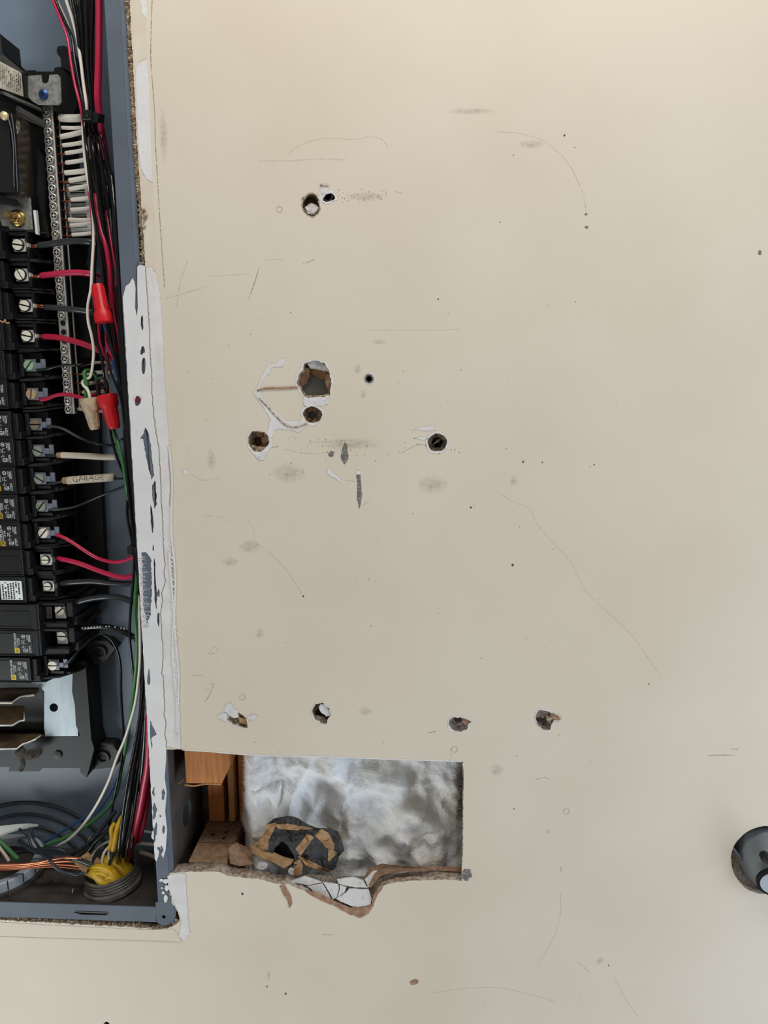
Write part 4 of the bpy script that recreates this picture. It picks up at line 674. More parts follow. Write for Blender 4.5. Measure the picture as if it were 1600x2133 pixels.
# ------------------------------------------------------------------ circuit breakers (built once per kind, then copied)
mm = 0.001
def ribs(kind):
    b = bmesh.new()
    for zc in (11.6, -11.6):
        if kind == 'C': pf = [(-9, -3), (14, -3), (15, 0), (24, 14), (24, 45), (-9, 45)]
        elif kind == 'B': pf = [(-9, -3), (5, -1), (18, 8), (22, 14), (22, 45), (-9, 45)]
        else: pf = [(-9, -4), (6.5, -4), (8, -1), (20, 11), (21, 14), (21, 45), (-9, 45)]
        sl = 3.2 if kind == 'B' else 0
        vv = [[b.verts.new((x*mm, y*mm, (zc+s+sl*max(0, (x-2)/20)+(-0.8 if kind == 'B' and zc < 0 else 0))*mm)) for x, y in pf] for s in (-0.7, 0.7)]
        b.faces.new(vv[0]); b.faces.new(vv[1][::-1])
        for i in range(len(pf)): b.faces.new((vv[0][i], vv[0][(i+1) % len(pf)], vv[1][(i+1) % len(pf)], vv[1][i]))
    bmesh.ops.recalc_face_normals(b, faces=b.faces); me = bpy.data.meshes.new('barrier_ribs'); b.to_mesh(me); b.free(); me.materials.append(M['black_dusty']); return me
def mmb(name, L, m, bevel=0.0004): return boxes(name, [tuple(c*mm for c in t) for t in L], m, None, bevel)
BODY = mmb('body', [(-70, -15, -14, 45, -12.3, 12.3), (-15.2, -10.5, -11, 45, -12.1, 10), (-15.2, -8.0, -11.5, 45, -12.0, -6.2), (-70, -14.4, -15, -13, 11.2, 12.3), (-70, -14.4, -15, -13, -12.3, -11.2), (-70, -50, -20, -10, -7, 7)], M['black'])
BODYC = mmb('body', [(-75, -11, -14, 45, -12.3, 12.3), (-11.5, 14, -7, 45, -12.4, -7.5), (-11.5, 14, -9, -4, 10.0, 12.4), (-11.5, -9, -13, 45, -12.3, 12.3), (-75, -14.4, -15, -13, 11.2, 12.3), (-75, -14.4, -15, -13, -12.3, -11.2)], M['black'])
HOUS = mmb('terminal_housing', [(-8.5, 7, 7, 45, -11, 11), (-8.5, 6.6, -3, 45, 7.6, 10.6), (-8.5, 6.6, -1, 45, -10.6, -7.4), (6.2, 8.2, -3.5, 45, 2.6, 10.6), (6.2, 8.6, -2.5, 45, -10.6, -2.8)], M['black'])
HOUSB = mmb('terminal_housing', [(-8.5, 9, 6, 45, -11, 11), (-8.5, -5.2, -2, 45, -10, 10), (-4, 9, 1, 45, -9.5, -6.4), (-4, 14, 4, 45, -10.6, -8.4)], M['black_dusty'])
HOUSC = mmb('terminal_housing', [(-9, 14, 9, 45, -11, 11), (12.4, 18, -2, 45, -3, 11), (12.4, 20, 1, 45, -12, -3.5)], M['black'])
CLAMP = mmb('clamp', [(-5.4, 5.4, -1.6, 7, -5.2, 5.2)], M['bright'], 0.0005); CLAMPC = mmb('clamp', [(-1, 9, 1.5, 9, -6, 6)], M['bright'], 0.0004)
TAB = mmb('clamp_tab', [(6.8, 7.8, -2.6, 3, -1.6, 1.6)], M['bright'], 0.0002)
CLIP = mmb('pressure_plate', [(-5, 5.2, 0.4, 1.6, -5.4, 5.4), (4.6, 9.6, 0.8, 2.0, -2.6, 2.2), (9, 13.4, 1.4, 2.6, -3.4, 5.4), (5.2, 9.6, 0.5, 1.6, -2.8, -1.9)], M['clip'], 0.0003)
LABEL = mmb('front_label', [(-58, -16.6, -14.5, -13.9, -9.6, 9.4)], M['black_label'], 0.0002); WIN = mmb('front_label', [(-62, -17, -14.6, -13.9, -8.0, 6.0), (-62, -17, -14.4, -13.9, -10.6, -8.6)], M['black'], 0.0003)
STK = mmb('white_label', [(-37.6, -17.6, -14.9, -14.4, -9.5, 8.3)], M['white_plastic'], 0.0003)
def slot_screw(r, m):
    b = bmesh.new(); s = 0.13
    for sg in (1, -1):
        n = 12; pts = [(math.cos(s+(math.pi-2*s)*k/n)*r, sg*math.sin(s+(math.pi-2*s)*k/n)*r) for k in range(n+1)]
        t = [b.verts.new((x*0.93, -0.0022, z*0.93+sg*0.0002)) for x, z in pts]; u = [b.verts.new((x, -0.0014, z)) for x, z in pts]; l = [b.verts.new((x, 0.001, z)) for x, z in pts]
        b.faces.new(t); k = n+1
        for A, B in ((t, u), (u, l)):
            for i in range(k): b.faces.new((A[i], A[(i+1) % k], B[(i+1) % k], B[i]))
    c = bmesh.ops.create_circle(b, cap_ends=True, segments=20, radius=r*0.98)
    for v in c['verts']: v.co = Vector((v.co.x, -0.0008, v.co.y))
    for f in {f for v in c['verts'] for f in v.link_faces}: f.material_index = 1  # slot floor painted black in place of its own shade
    bmesh.ops.recalc_face_normals(b, faces=b.faces); me = bpy.data.meshes.new('terminal_screw'); b.to_mesh(me); b.free(); me.materials.append(M[m]); me.materials.append(M['black']); return me
SCR = {k: slot_screw(0.0045 if k != 'sq' else 0.0038, m) for k, m in (('cream', 'screw_cream'), ('green', 'screw_green'), ('tan', 'screw_tan'), ('brown', 'screw_brown'), ('grey', 'screw_grey'))}
SCR['sq'] = slot_screw(0.0036, 'screw_cream')
RING = lathe('screw_ring', [(0.0053, 0.0), (0.0053, 0.0015), (0.0045, 0.0015), (0.0045, 0.0)], M['black'], n=20)
LW = [('t', 'TYPE HOM', -32.0*mm, 2.6*mm, 3.0*mm, True), ('t', '15 kA', -28.6*mm, 1.6*mm, 2.6*mm, True), ('o', -24.2*mm, 6.8*mm, 1.8*mm), ('o', -23.6*mm, -6.8*mm, 1.8*mm), ('r', -25.4*mm, -23.2*mm, 6.5*mm, 7.1*mm), ('r', -24.4*mm, -23.0*mm, -7.2*mm, -6.5*mm)]
LW += dashes(-30.6*mm, -29.8*mm, -5*mm, 6*mm, 1, 3, True, 0.7)+dashes(-26.6*mm, -22.6*mm, -4.4*mm, 3.6*mm, 3, 5, True)+dashes(-21.4*mm, -20.2*mm, 3.6*mm, 8.4*mm, 1, 6, True, 0.6)+dashes(-20*mm, -17.6*mm, 1.8*mm, 8.6*mm, 2, 7, True, 0.6)+dashes(-20*mm, -17.6*mm, -9*mm, -2.2*mm, 3, 8, True, 0.6)+dashes(-22*mm, -20.6*mm, -8.6*mm, -5*mm, 1, 9, True, 0.6)
PRINT = print_block('label_print', LW, M['print'])
YL = []
for h, w in ((2.35, 0.5), (1.2, 0.45)):
    YL += [('r', -h*mm, h*mm, (h-w)*mm, h*mm), ('r', -h*mm, h*mm, -h*mm, (-h+w)*mm), ('r', -h*mm, (-h+w)*mm, -h*mm, h*mm), ('r', (h-w)*mm, h*mm, -h*mm, h*mm)]
LOGO = print_block('square_emblem', YL, M['yellowprint'])
LOGO2 = print_block('square_emblem', [('r', -2.35*mm, 2.35*mm, -2.35*mm, 2.35*mm)], M['yellowprint'])
LOGOD = print_block('emblem_letter', [('t', 'D', 0, 0, 3.2*mm, True)], M['blackprint'])
SPR = print_block('label_print', dashes(-36.5*mm, -19*mm, -8.6*mm, 7.4*mm, 7, 12, True, 0.55), M['blackprint'])
TANL = mmb('tan_label', [(-8.6, -3.4, 4.0, 4.4, -5.6, 6.0)], mat('tan_label', lin(150, 136, 118), 0.7), 0.0002); TPR = print_block('label_print', dashes(-8.2*mm, -3.8*mm, -5*mm, 5.4*mm, 4, 14, True, 0.5), M['blackprint'])
BRK = [(42, 511, 'A', 'cream', -8, 'uppermost black breaker, black stranded wire in its bright square clamp, just below the brass nut'), (47, 573, 'A', 'cream', -62, 'second black breaker from the top, thick red wire in its clamp, slot steeply turned'),
       (56, 637, 'A', 'cream', -14, 'third black breaker from the top, black stranded wire with copper strands in its clamp'), (60, 700, 'A', 'cream', -12, 'fourth black breaker from the top, red wire and white lettering at its left edge'),
       (62, 761, 'B', 'green', 52, 'black breaker with the pale green terminal screw'), (67, 821, 'B', 'tan', 82, 'black breaker with the copper-toned screw and a thin red wire'),
       (74, 884, 'B', 'brown', 0, 'black breaker with a dull brown screw, slot level, just below the neutral bar end'), (80, 939, 'B', 'grey', -24, 'black breaker beside the bare white sheath without lettering'),
       (83, 997, 'B', 'grey', -34, 'black breaker beside the sheath lettered GARAGE'), (87, 1054, 'B', 'grey', 50, 'black breaker below the GARAGE sheath, thin black wire rising from it'),
       (92, 1110, 'B', 'cream', 48, 'black breaker with a cream screw and a thin red wire dipping from it'), (97, 1165, 'A2', 'sq', 0, 'plain black breaker with a thick red wire, level slotted screw in a square clamp'),
       (102, 1220, 'A2', 'sq', 0, 'black breaker bearing the white square label'), (115, 1277, 'C', 'cream', 40, 'black breaker below the white label, tan sticker beside its half hidden lug'),
       (119, 1330, 'C', 'cream', 0, 'second breaker from the bottom, filled yellow emblem, half hidden bright lug'), (111, 1385, 'B', 'cream', 0, 'lowest black breaker, filled yellow emblem, above the silver pan')]
OPX = {'A': 1, 'A2': 1}
for i, (px, py, kd, sc, ang, lab) in enumerate(BRK):
    q = at(px, py, 0.045); t = thing('circuit_breaker', lab, 'circuit breaker', q, 'circuit breakers in the panel')
    def add(me, parent=t, off=(0, 0, 0), rot=None):
        o = link(me.name.split('.')[0], me, None, parent, False, Vector(off))
        if rot is not None: o.rotation_euler = (0, rot, 0)
        return o
    add(BODYC if kd == 'C' else BODY)
    if 'RBS' not in globals(): RBS = {k: ribs(k) for k in 'ABC'}
    add(RBS[kd[0]])
    a = -math.radians(ang)
    if kd[0] == 'A': add(HOUS); add(CLAMP); add(TAB) if kd == 'A' else None; add(RING, t, (-0.0006 if kd == 'A' else 0, -0.0016, 0)) if kd == 'A' else add(RING, t, (0, -0.0016, 0)).scale.__setitem__(slice(0, 3), (0.8, 1, 0.8)); add(SCR[sc], t, (-0.0006 if kd == 'A' else 0, -0.0018, 0), a)
    elif kd == 'B': add(HOUSB); add(CLIP); add(SCR[sc], t, (0, -0.0004, 0), a)
    else: add(HOUSC); add(CLAMPC); add(SCR[sc], t, (0.004, 0.0022, 0.002), a)
    if i in (5, 6, 7, 8, 9, 10, 14, 15):
        l = add(LABEL); dx = 0.0
        add(PRINT, l, (dx, -0.01465, 0)); add(LOGO if i < 12 else LOGO2, l, (-31.0*mm, -0.01468, -7.0*mm))
        if i > 12: add(LOGOD, l, (-31.0*mm, -0.01475, -7.0*mm))
    elif i == 12: l = add(STK); add(SPR, l, (0, -0.01505, 0)); add(WIN)
    else: add(WIN)
    if i == 3: add(print_block('label_print', [('t', 'HOM', -20.5*mm, -5.5*mm, 4.2*mm, True), ('t', '30 A', -19.8*mm, 6*mm, 3.4*mm, True)], M['print']), t, (0, -0.0148, 0))
    if i == 13: l = add(TANL, t, (0, -0.004, 0)); add(TPR, l, (0, 0.0036, 0)).location.y = 0.0039
    if i == 3: tube('cobweb', [(0, 668, 0.028), (8, 671, 0.028), (10, 666, 0.028), (14, 673, 0.0285), (20, 672, 0.0295)], 1.6, M['kraft'], t)
# ------------------------------------------------------------------ wires
# white neutral wires from the bar into the bundle
NW = [(110, 126, 164, 246, 246, 246, 7.5), (113, 129, 172, 266, 266, 266, 3.6), (115, 127, 174, 285, 285, 274, 5), (117, 131, 176, 304, 303, 296, 4), (119, 137, 178, 322, 319, 312, 4), (120, 138, 180, 341, 339, 332, 4.2), (121, 136, 181, 361, 360, 355, 5), (123, 145, 184, 379, 376, 369, 5), (125, 145, 186, 397, 394, 386, 4.4), (127, 149, 188, 419, 416, 412, 4.2), (128, 148, 190, 438, 437, 433, 4.2), (130, 144, 191, 457, 458, 459, 5), (131, 147, 192, 473, 470, 464, 4.2), (132, 151, 194, 491, 489, 485, 4)]
ORD = ['topmost', 'second', 'third', 'fourth', 'fifth', 'sixth', 'seventh', 'eighth', 'ninth', 'tenth', 'eleventh', 'twelfth', 'thirteenth', 'fourteenth']
for i, (x0, x1, x2, y0, y1, y2, r) in enumerate(NW):
    wire('white_wire', ('thick stubby white wire, ' if i == 0 else 'white neutral wire, ')+ORD[i]+(' of the white wires' if i == 0 else ' from the top')+' on the neutral bar', [(x1, y1, 0.058), ((x1+x2)/2, (y1+y2)/2+0.6, 0.056), (x2, y2, 0.057), (x2+14, y2-3, 0.066), (x2+34, y2-10, 0.078)], r, 'w_white', 'white neutral wires on the bar', [(x0-4, y0, 0.061), ((x0+x1)/2, y0+0.5, 0.0595), (x1+2, y1, 0.058)], 'copper_dark', max(1.8, r*0.5))
for i, (x0, x1, x2, y, yy, lab) in enumerate(((146, 171, 232, 779, 776, 'cream wire ending behind the green wire, upper of three on the lower bar'), (148, 173, 200, 798, 798, 'short cream wire on the lower bar, level with the black loop'), (150, 172, 205, 816, 818, 'cream wire on the lower bar just above the tan wire nut'))):
    wire('cream_wire', lab, [(x1, y, 0.058), ((x1+x2)/2, yy, 0.062), (x2, yy-2, 0.068), (x2+20, yy-4, 0.075)], 4, 'w_cream', None, [(x0, y+1, 0.061), (x1+1, y, 0.058)], 'copper_dark', 1.8)
wire('cream_wire', 'cream wire crossing behind both lower wire nuts', [(152, 851, 0.062), (178, 853, 0.064), (205, 856, 0.07), (250, 858, 0.075)], 3.5, 'w_cream')
wire('cream_wire', 'cream wire crossing level above the green wire', [(168, 763, 0.075), (185, 757, 0.07), (205, 755, 0.068), (235, 756, 0.07)], 3, 'w_cream')
# the bundle running down beside the flange
RB_ = [(0, 150, 204), (60, 158, 201), (125, 164, 198), (223, 174, 201), (254, 176, 206), (315, 178, 222), (346, 181, 230), (422, 191, 243), (499, 202, 248), (600, 214, 256), (680, 222, 262), (760, 240, 267), (850, 255, 271), (940, 262, 276), (1030, 268, 284), (1120, 278, 289), (1180, 286, 291), (1260, 291, 296), (1350, 297, 300), (1440, 297, 306), (1530, 284, 307), (1620, 264, 300), (1700, 252, 288), (1770, 244, 274)]
SH = ['shows white print', '']
for k in range(10):
    tt = (k+0.5)/10; jx = [R_.uniform(-2.2, 2.2) for _ in RB_]; dd = 0.016+0.05*((k*7) % 10)/10
    pts = [(-0, 0, 0)]*0
    for (y, a, b2), j in zip(RB_, jx):
        pts.append((a+(b2-a)*tt+j*(0.4 if 1150 < y < 1400 else 1), y, dd if y > 280 else 0.03+0.012*((k*3) % 5)/5))
    pts.insert(0, (pts[0][0]+(tt-0.5)*10-14, -280, 0.05)); pts.append((240+30*tt, 1800, 0.058))
    wire('black_wire', 'black insulated wire in the long bundle down the right side of the panel', pts, 3.0+0.5*(k % 3 == 0), 'w_black', 'black wires of the long bundle')
wire('black_wire', 'thick stranded black wire along the flange, outermost of the bundle', [(232, 360, 0.03), (238, 420, 0.02), (243, 499, 0.014), (250, 600, 0.011), (256, 690, 0.010), (262, 780, 0.010), (267, 870, 0.010), (273, 960, 0.010), (280, 1040, 0.010), (286, 1110, 0.012), (289, 1180, 0.014), (294, 1262, 0.016), (300, 1350, 0.016), (305, 1440, 0.018), (302, 1540, 0.02), (292, 1640, 0.03), (280, 1720, 0.045), (272, 1800, 0.06)], 5.6, 'w_black')
wire('black_wire', 'thick stranded black wire second from the flange in the bundle', [(222, 380, 0.034), (230, 450, 0.026), (238, 540, 0.018), (244, 620, 0.016), (252, 720, 0.015), (259, 820, 0.014), (265, 910, 0.016), (272, 1000, 0.018), (281, 1100, 0.02), (287, 1200, 0.03), (292, 1300, 0.035), (296, 1420, 0.03), (288, 1540, 0.03), (274, 1640, 0.035), (266, 1720, 0.045), (262, 1800, 0.06)], 4.6, 'w_black')
wire('red_wire', 'pink-red wire, leftmost of the wires at the top, running to the cable tie', [(95, -260, 0.05), (110, 0, 0.045), (126, 40, 0.04), (141, 83, 0.036), (147, 124, 0.034), (155, 171, 0.032), (168, 225, 0.03), (174, 262, 0.034), (180, 330, 0.045), (186, 400, 0.04), (191, 450, 0.03), (194, 505, 0.024), (197, 560, 0.03), (200, 640, 0.04)], 2.7, 'w_red')
wire('black_wire', 'black wire beside the leftmost red wire at the top', [(104, -260, 0.05), (117, 4, 0.046), (135, 45, 0.042), (149, 76, 0.038), (156, 126, 0.034), (165, 175, 0.032), (174, 223, 0.03), (180, 300, 0.03)], 3.2, 'w_black')
wire('cream_wire', 'thin cream wire left of the brightest white wire at the top', [(108, -260, 0.055), (119, 0, 0.05), (135, 34, 0.048), (146, 62, 0.046), (154, 100, 0.046)], 2.2, 'w_cream')
wire('white_wire', 'bright white wire running from the top edge into the upper cable tie', [(126, -260, 0.045), (138, 0, 0.04), (149, 34, 0.036), (161, 81, 0.031), (168, 126, 0.029), (174, 175, 0.028), (181, 225, 0.028), (182, 262, 0.04), (186, 330, 0.05)], 3.1, 'w_white')
wire('black_wire', 'black wire between the two white wires at the top', [(133, -260, 0.05), (146, 0, 0.046), (164, 74, 0.040), (176, 126, 0.036), (181, 180, 0.034), (186, 225, 0.032)], 3.2, 'w_black')
wire('red_wire', 'red wire in the middle of the wires at the top edge', [(176, -260, 0.045), (180, 0, 0.042), (182, 56, 0.042), (184, 95, 0.046), (188, 150, 0.05)], 3.4, 'w_red')
wire('red_wire', 'thick stranded red wire, rightmost at the top, passing the cable tie', [(206, -260, 0.035), (206, 0, 0.032), (206, 68, 0.03), (205, 135, 0.028), (205, 225, 0.028), (209, 256, 0.03), (213, 284, 0.036), (222, 330, 0.05)], 7, 'w_red')
wire('white_wire', 'white wire curving down the front of the bundle into the tan nut', [(172, 252, 0.035), (175, 310, 0.032), (182, 370, 0.026), (190, 411, 0.022), (195, 467, 0.019), (195, 500, 0.018), (192, 550, 0.018), (189, 604, 0.018), (183, 637, 0.018), (184, 671, 0.018), (191, 700, 0.018), (195, 727, 0.018), (193, 761, 0.02), (189, 782, 0.024), (180, 790, 0.032), (172, 795, 0.034), (174, 803, 0.03), (182, 811, 0.026), (186, 823, 0.024), (188, 836, 0.024)], 3.0, 'w_white')
wire('red_wire', 'thick red wire sweeping down the front of the bundle past the upper red nut', [(199, 405, 0.034), (203, 440, 0.028), (211, 480, 0.022), (221, 516, 0.019), (228, 560, 0.018), (231, 610, 0.019), (234, 650, 0.022), (239, 690, 0.024), (243, 740, 0.024), (248, 774, 0.024), (253, 803, 0.03), (256, 840, 0.04)], 4.8, 'w_red2')
wire('red_wire', 'thin red wire between black wires right of the upper red nut', [(222, 440, 0.028), (234, 520, 0.016), (243, 580, 0.014), (236, 640, 0.02), (246, 700, 0.018), (252, 760, 0.02)], 2.0, 'w_red2')
wire('red_wire', 'red wire leaving the underside of the upper red nut, left one', [(205, 660, 0.024), (206, 690, 0.022), (209, 715, 0.021), (214, 730, 0.021), (222, 748, 0.022), (228, 770, 0.034)], 3.0, 'w_red')
wire('red_wire', 'red wire leaving the underside of the upper red nut, right one', [(226, 664, 0.026), (222, 690, 0.022), (222, 712, 0.018), (226, 730, 0.017), (238, 748, 0.018), (244, 770, 0.03)], 3.0, 'w_red')
wire('blue_wire', 'blue wire running down from the upper red nut', [(216, 662, 0.026), (220, 684, 0.024), (229, 713, 0.023), (236, 750, 0.024), (245, 791, 0.026), (252, 812, 0.036)], 4.0, 'w_blue')
wire('black_wire', 'black wire dropping left of the upper red nut to the lower red nut', [(199, 500, 0.028), (197, 600, 0.026), (199, 680, 0.022), (204, 719, 0.020), (213, 752, 0.019), (217, 785, 0.024), (220, 800, 0.036)], 3.0, 'w_black')
wire('black_wire', 'thin glossy black wire slanting across the blue wire', [(219, 720, 0.019), (222, 738, 0.016), (232, 778, 0.014), (245, 811, 0.013), (253, 837, 0.013), (258, 877, 0.014), (262, 920, 0.02)], 2.4, 'w_black')
wire('green_wire', 'short green wire curling into the tan wire nut', [(204, 792, 0.055), (194, 776, 0.042), (184, 772, 0.036), (177, 774, 0.033), (177, 785, 0.031), (181, 798, 0.030), (180, 812, 0.030), (180, 826, 0.030), (184, 842, 0.03)], 4.6, 'w_green')
wire('black_wire', 'black wire looping over into the lower red nut', [(206, 836, 0.030), (204, 815, 0.027), (204, 795, 0.025), (209, 786, 0.024), (216, 788, 0.024), (222, 798, 0.025), (224, 815, 0.027), (224, 836, 0.03)], 3.6, 'w_black')
wire('black_wire', 'thin black wire bent inside the loop above the lower red nut', [(210, 834, 0.034), (208, 812, 0.032), (211, 797, 0.031), (216, 806, 0.031), (222, 822, 0.031)], 2.0, 'w_black')
wire('cream_wire', 'cream wire bending down into the lower red nut', [(228, 752, 0.05), (222, 768, 0.036), (221, 784, 0.031), (226, 800, 0.030), (229, 818, 0.030), (230, 836, 0.03)], 3.2, 'w_cream')
# stub wires from the breakers
def stub_wire(lab, m, pts, r, bare=None, cu='copper'):
    o = wire(m[2:].rstrip('2')+'_wire' if m != 'w_grey' else 'black_wire', lab, pts, r, m)
    if bare:
        for k in range(4): tube('copper_strand', [(x+R_.uniform(-1, 1), y+(k-1.5)*1.9, d+R_.uniform(-0.001, 0.001)) for x, y, d in bare], 1.1, M[cu], o, n=6)
    return o
stub_wire('stranded black wire from the uppermost breaker', 'w_grey', [(81, 511, 0.046), (100, 509, 0.043), (124, 505, 0.040), (157, 502, 0.036), (193, 505, 0.034), (205, 507, 0.05)], 6.6, [(60, 513, 0.05), (72, 513, 0.047), (83, 511, 0.046)])
stub_wire('thick red wire from the second breaker', 'w_red', [(87, 574, 0.046), (105, 572, 0.042), (135, 569, 0.038), (169, 568, 0.036), (192, 571, 0.036), (205, 575, 0.05)], 6.4, [(64, 577, 0.05), (76, 576, 0.047), (88, 574, 0.046)])
stub_wire('stranded black wire from the third breaker', 'w_grey', [(94, 640, 0.046), (115, 641, 0.042), (135, 643, 0.040), (165, 646, 0.038), (193, 650, 0.04), (210, 653, 0.055)], 6.2, [(70, 638, 0.05), (82, 638, 0.047), (95, 639, 0.046)])
stub_wire('thick red wire from the fourth breaker', 'w_red2', [(92, 701, 0.046), (112, 702, 0.042), (135, 706, 0.038), (169, 715, 0.034), (202, 728, 0.032), (220, 737, 0.03), (236, 750, 0.04)], 6.2, [(76, 700, 0.05), (84, 700, 0.047), (94, 701, 0.046)])
stub_wire('thin black wire from the breaker with the green screw', 'w_black', [(70, 773, 0.047), (82, 771, 0.046), (97, 769, 0.044), (116, 764, 0.042), (135, 761, 0.040), (166, 760, 0.04), (193, 753, 0.05)], 3.0)
stub_wire('thin red wire from the breaker with the copper-toned screw', 'w_red2', [(84, 833, 0.047), (98, 831, 0.045), (112, 825, 0.042), (126, 822, 0.040), (142, 822, 0.038), (157, 825, 0.036), (175, 829, 0.034), (200, 821, 0.04)], 4.2)
stub_wire('thin grey-black wire sagging right from below the neutral bar', 'w_grey', [(88, 890, 0.048), (106, 888, 0.046), (122, 890, 0.045), (135, 895, 0.045), (152, 904, 0.046), (169, 913, 0.048), (185, 920, 0.05), (202, 924, 0.052), (220, 927, 0.05), (240, 926, 0.045), (256, 914, 0.04)], 2.9)
stub_wire('thin black wire rising right, below the GARAGE sheath', 'w_grey', [(95, 1062, 0.048), (108, 1061, 0.046), (125, 1061, 0.046), (142, 1059, 0.048), (158, 1055, 0.05), (175, 1048, 0.052), (195, 1039, 0.052), (214, 1031, 0.05), (240, 1021, 0.044), (262, 1011, 0.036)], 2.9)
stub_wire('thin red wire dipping under the lower cable tie', 'w_red', [(116, 1113, 0.048), (124, 1116, 0.045), (134, 1120, 0.044), (148, 1128, 0.044), (175, 1146, 0.044), (202, 1162, 0.044), (220, 1168, 0.042), (240, 1171, 0.038), (259, 1168, 0.034), (280, 1159, 0.028)], 4.0)
stub_wire('thick red wire below the thin dipping red wire', 'w_red', [(121, 1163, 0.050), (130, 1165, 0.047), (144, 1168, 0.045), (160, 1172, 0.044), (180, 1179, 0.043), (198, 1186, 0.042), (220, 1194, 0.040), (236, 1199, 0.038), (259, 1203, 0.034), (282, 1198, 0.026)], 5.4)
stub_wire('thick dull black wire from the breaker with the white label', 'w_grey', [(128, 1216, 0.05), (140, 1214, 0.047), (165, 1212, 0.045), (191, 1211, 0.044), (225, 1214, 0.042), (255, 1216, 0.038), (280, 1215, 0.03)], 6.4)
stub_wire('thick dusty black wire arching right, lower of the two near the rail', 'w_grey', [(150, 1268, 0.055), (162, 1255, 0.05), (180, 1249, 0.048), (202, 1245, 0.046), (225, 1243, 0.044), (246, 1244, 0.04), (280, 1254, 0.03)], 6.8)
o = stub_wire('thick printed black wire arching right above the screw foot', 'w_black', [(150, 1316, 0.055), (166, 1310, 0.052), (190, 1306, 0.049), (214, 1305, 0.047), (238, 1309, 0.044), (259, 1316, 0.04), (284, 1331, 0.03)], 6.8)
R3 = random.Random(3)
for k in range(15):
    x = 170+k*6.2
    if R3.random() < 0.8: y = 1308.5-3.5*math.sin((x-166)/100*2.2)+(max(0, x-232)*0.2); facet('wire_print', [at(x+a, y+b, 0.0418-0.00002*(x-166)-0.0035) for a, b in ((0, -1), (3, -1.2), (3.2, 0.8), (0.4, 1.2))], M['print'], o, 0.0001)
wire('black_wire', 'single black wire arching from the lowest breaker and down the back plate', [(128, 1391, 0.048), (146, 1375, 0.046), (162, 1357, 0.046), (178, 1342, 0.05), (193, 1328, 0.055), (209, 1321, 0.058), (227, 1328, 0.06), (243, 1352, 0.062), (251, 1386, 0.064), (252, 1431, 0.064), (254, 1476, 0.062), (257, 1519, 0.06), (255, 1567, 0.058), (247, 1617, 0.058), (238, 1660, 0.06), (228, 1720, 0.065)], 3.0, 'w_black')
wire('black_wire', 'short black wire below the arching single wire', [(124, 1396, 0.05), (140, 1384, 0.049), (156, 1371, 0.05), (162, 1357, 0.055)], 2.6, 'w_black')
wire('black_wire', 'slim black wire left of the green wire below the lower cable tie', [(266, 1036, 0.03), (265, 1070, 0.028), (272, 1112, 0.024), (279, 1150, 0.02), (278, 1205, 0.018), (273, 1259, 0.018), (270, 1322, 0.018), (275, 1379, 0.022), (280, 1427, 0.03)], 3.0, 'w_black')
wire('black_wire', 'slim glossy black wire crossing in front of the lower cable tie', [(268, 1032, 0.026), (276, 1080, 0.02), (279, 1120, 0.017), (283, 1150, 0.014), (289, 1190, 0.012), (295, 1240, 0.014)], 2.6, 'w_black')
wire('black_wire', 'slim black wire running left of the upper green wire below the red nut', [(228, 880, 0.036), (232, 910, 0.034), (240, 942, 0.030), (250, 970, 0.028), (257, 990, 0.03)], 2.8, 'w_black')
wire('green_wire', 'green wire from the lower red nut down past the GARAGE sheath', [(232, 880, 0.034), (237, 897, 0.030), (247, 927, 0.024), (252, 945, 0.022), (259, 980, 0.020), (264, 1015, 0.021), (267, 1035, 0.028), (272, 1070, 0.04)], 4.0, 'w_green')
wire('green_wire', 'long green wire along the primed flange curving to the panel floor', [(284, 1130, 0.04), (287, 1180, 0.02), (283, 1237, 0.013), (281, 1275, 0.011), (285, 1320, 0.012), (285, 1367, 0.015), (280, 1427, 0.024), (270, 1500, 0.045), (255, 1590, 0.062), (232, 1673, 0.066), (205, 1701, 0.066), (162, 1731, 0.062), (128, 1748, 0.058), (95, 1760, 0.055)], 4.4, 'w_green')
wire('white_wire', 'long white wire beside the green wire, swinging left to the panel floor', [(293, 1180, 0.03), (290, 1237, 0.015), (291, 1285, 0.012), (292, 1325, 0.012), (292, 1370, 0.014), (288, 1421, 0.018), (281, 1468, 0.024), (269, 1512, 0.03), (258, 1545, 0.034), (247, 1570, 0.036), (225, 1630, 0.04), (195, 1687, 0.045), (162, 1731, 0.05), (138, 1752, 0.055), (115, 1764, 0.06)], 3.4, 'w_white')
wire('blue_wire', 'blue wire slanting above the green wire near the panel floor', [(250, 1600, 0.07), (230, 1650, 0.072), (200, 1692, 0.072), (172, 1706, 0.07), (131, 1731, 0.068), (94, 1754, 0.066)], 2.8, 'w_blue')
wire('red_wire', 'heavy crimson wire running down the lower right into the conduit', [(311, 1480, 0.012), (311, 1542, 0.012), (309, 1590, 0.013), (301, 1640, 0.018), (292, 1690, 0.024), (280, 1737, 0.032), (268, 1783, 0.042), (258, 1800, 0.05)], 8.6, 'w_red2')
wire('red_wire', 'darker crimson wire behind the heavy crimson one at the lower right', [(313, 1560, 0.024), (311, 1620, 0.026), (305, 1680, 0.03), (297, 1720, 0.036), (288, 1752, 0.044)], 6.5, 'w_red2')
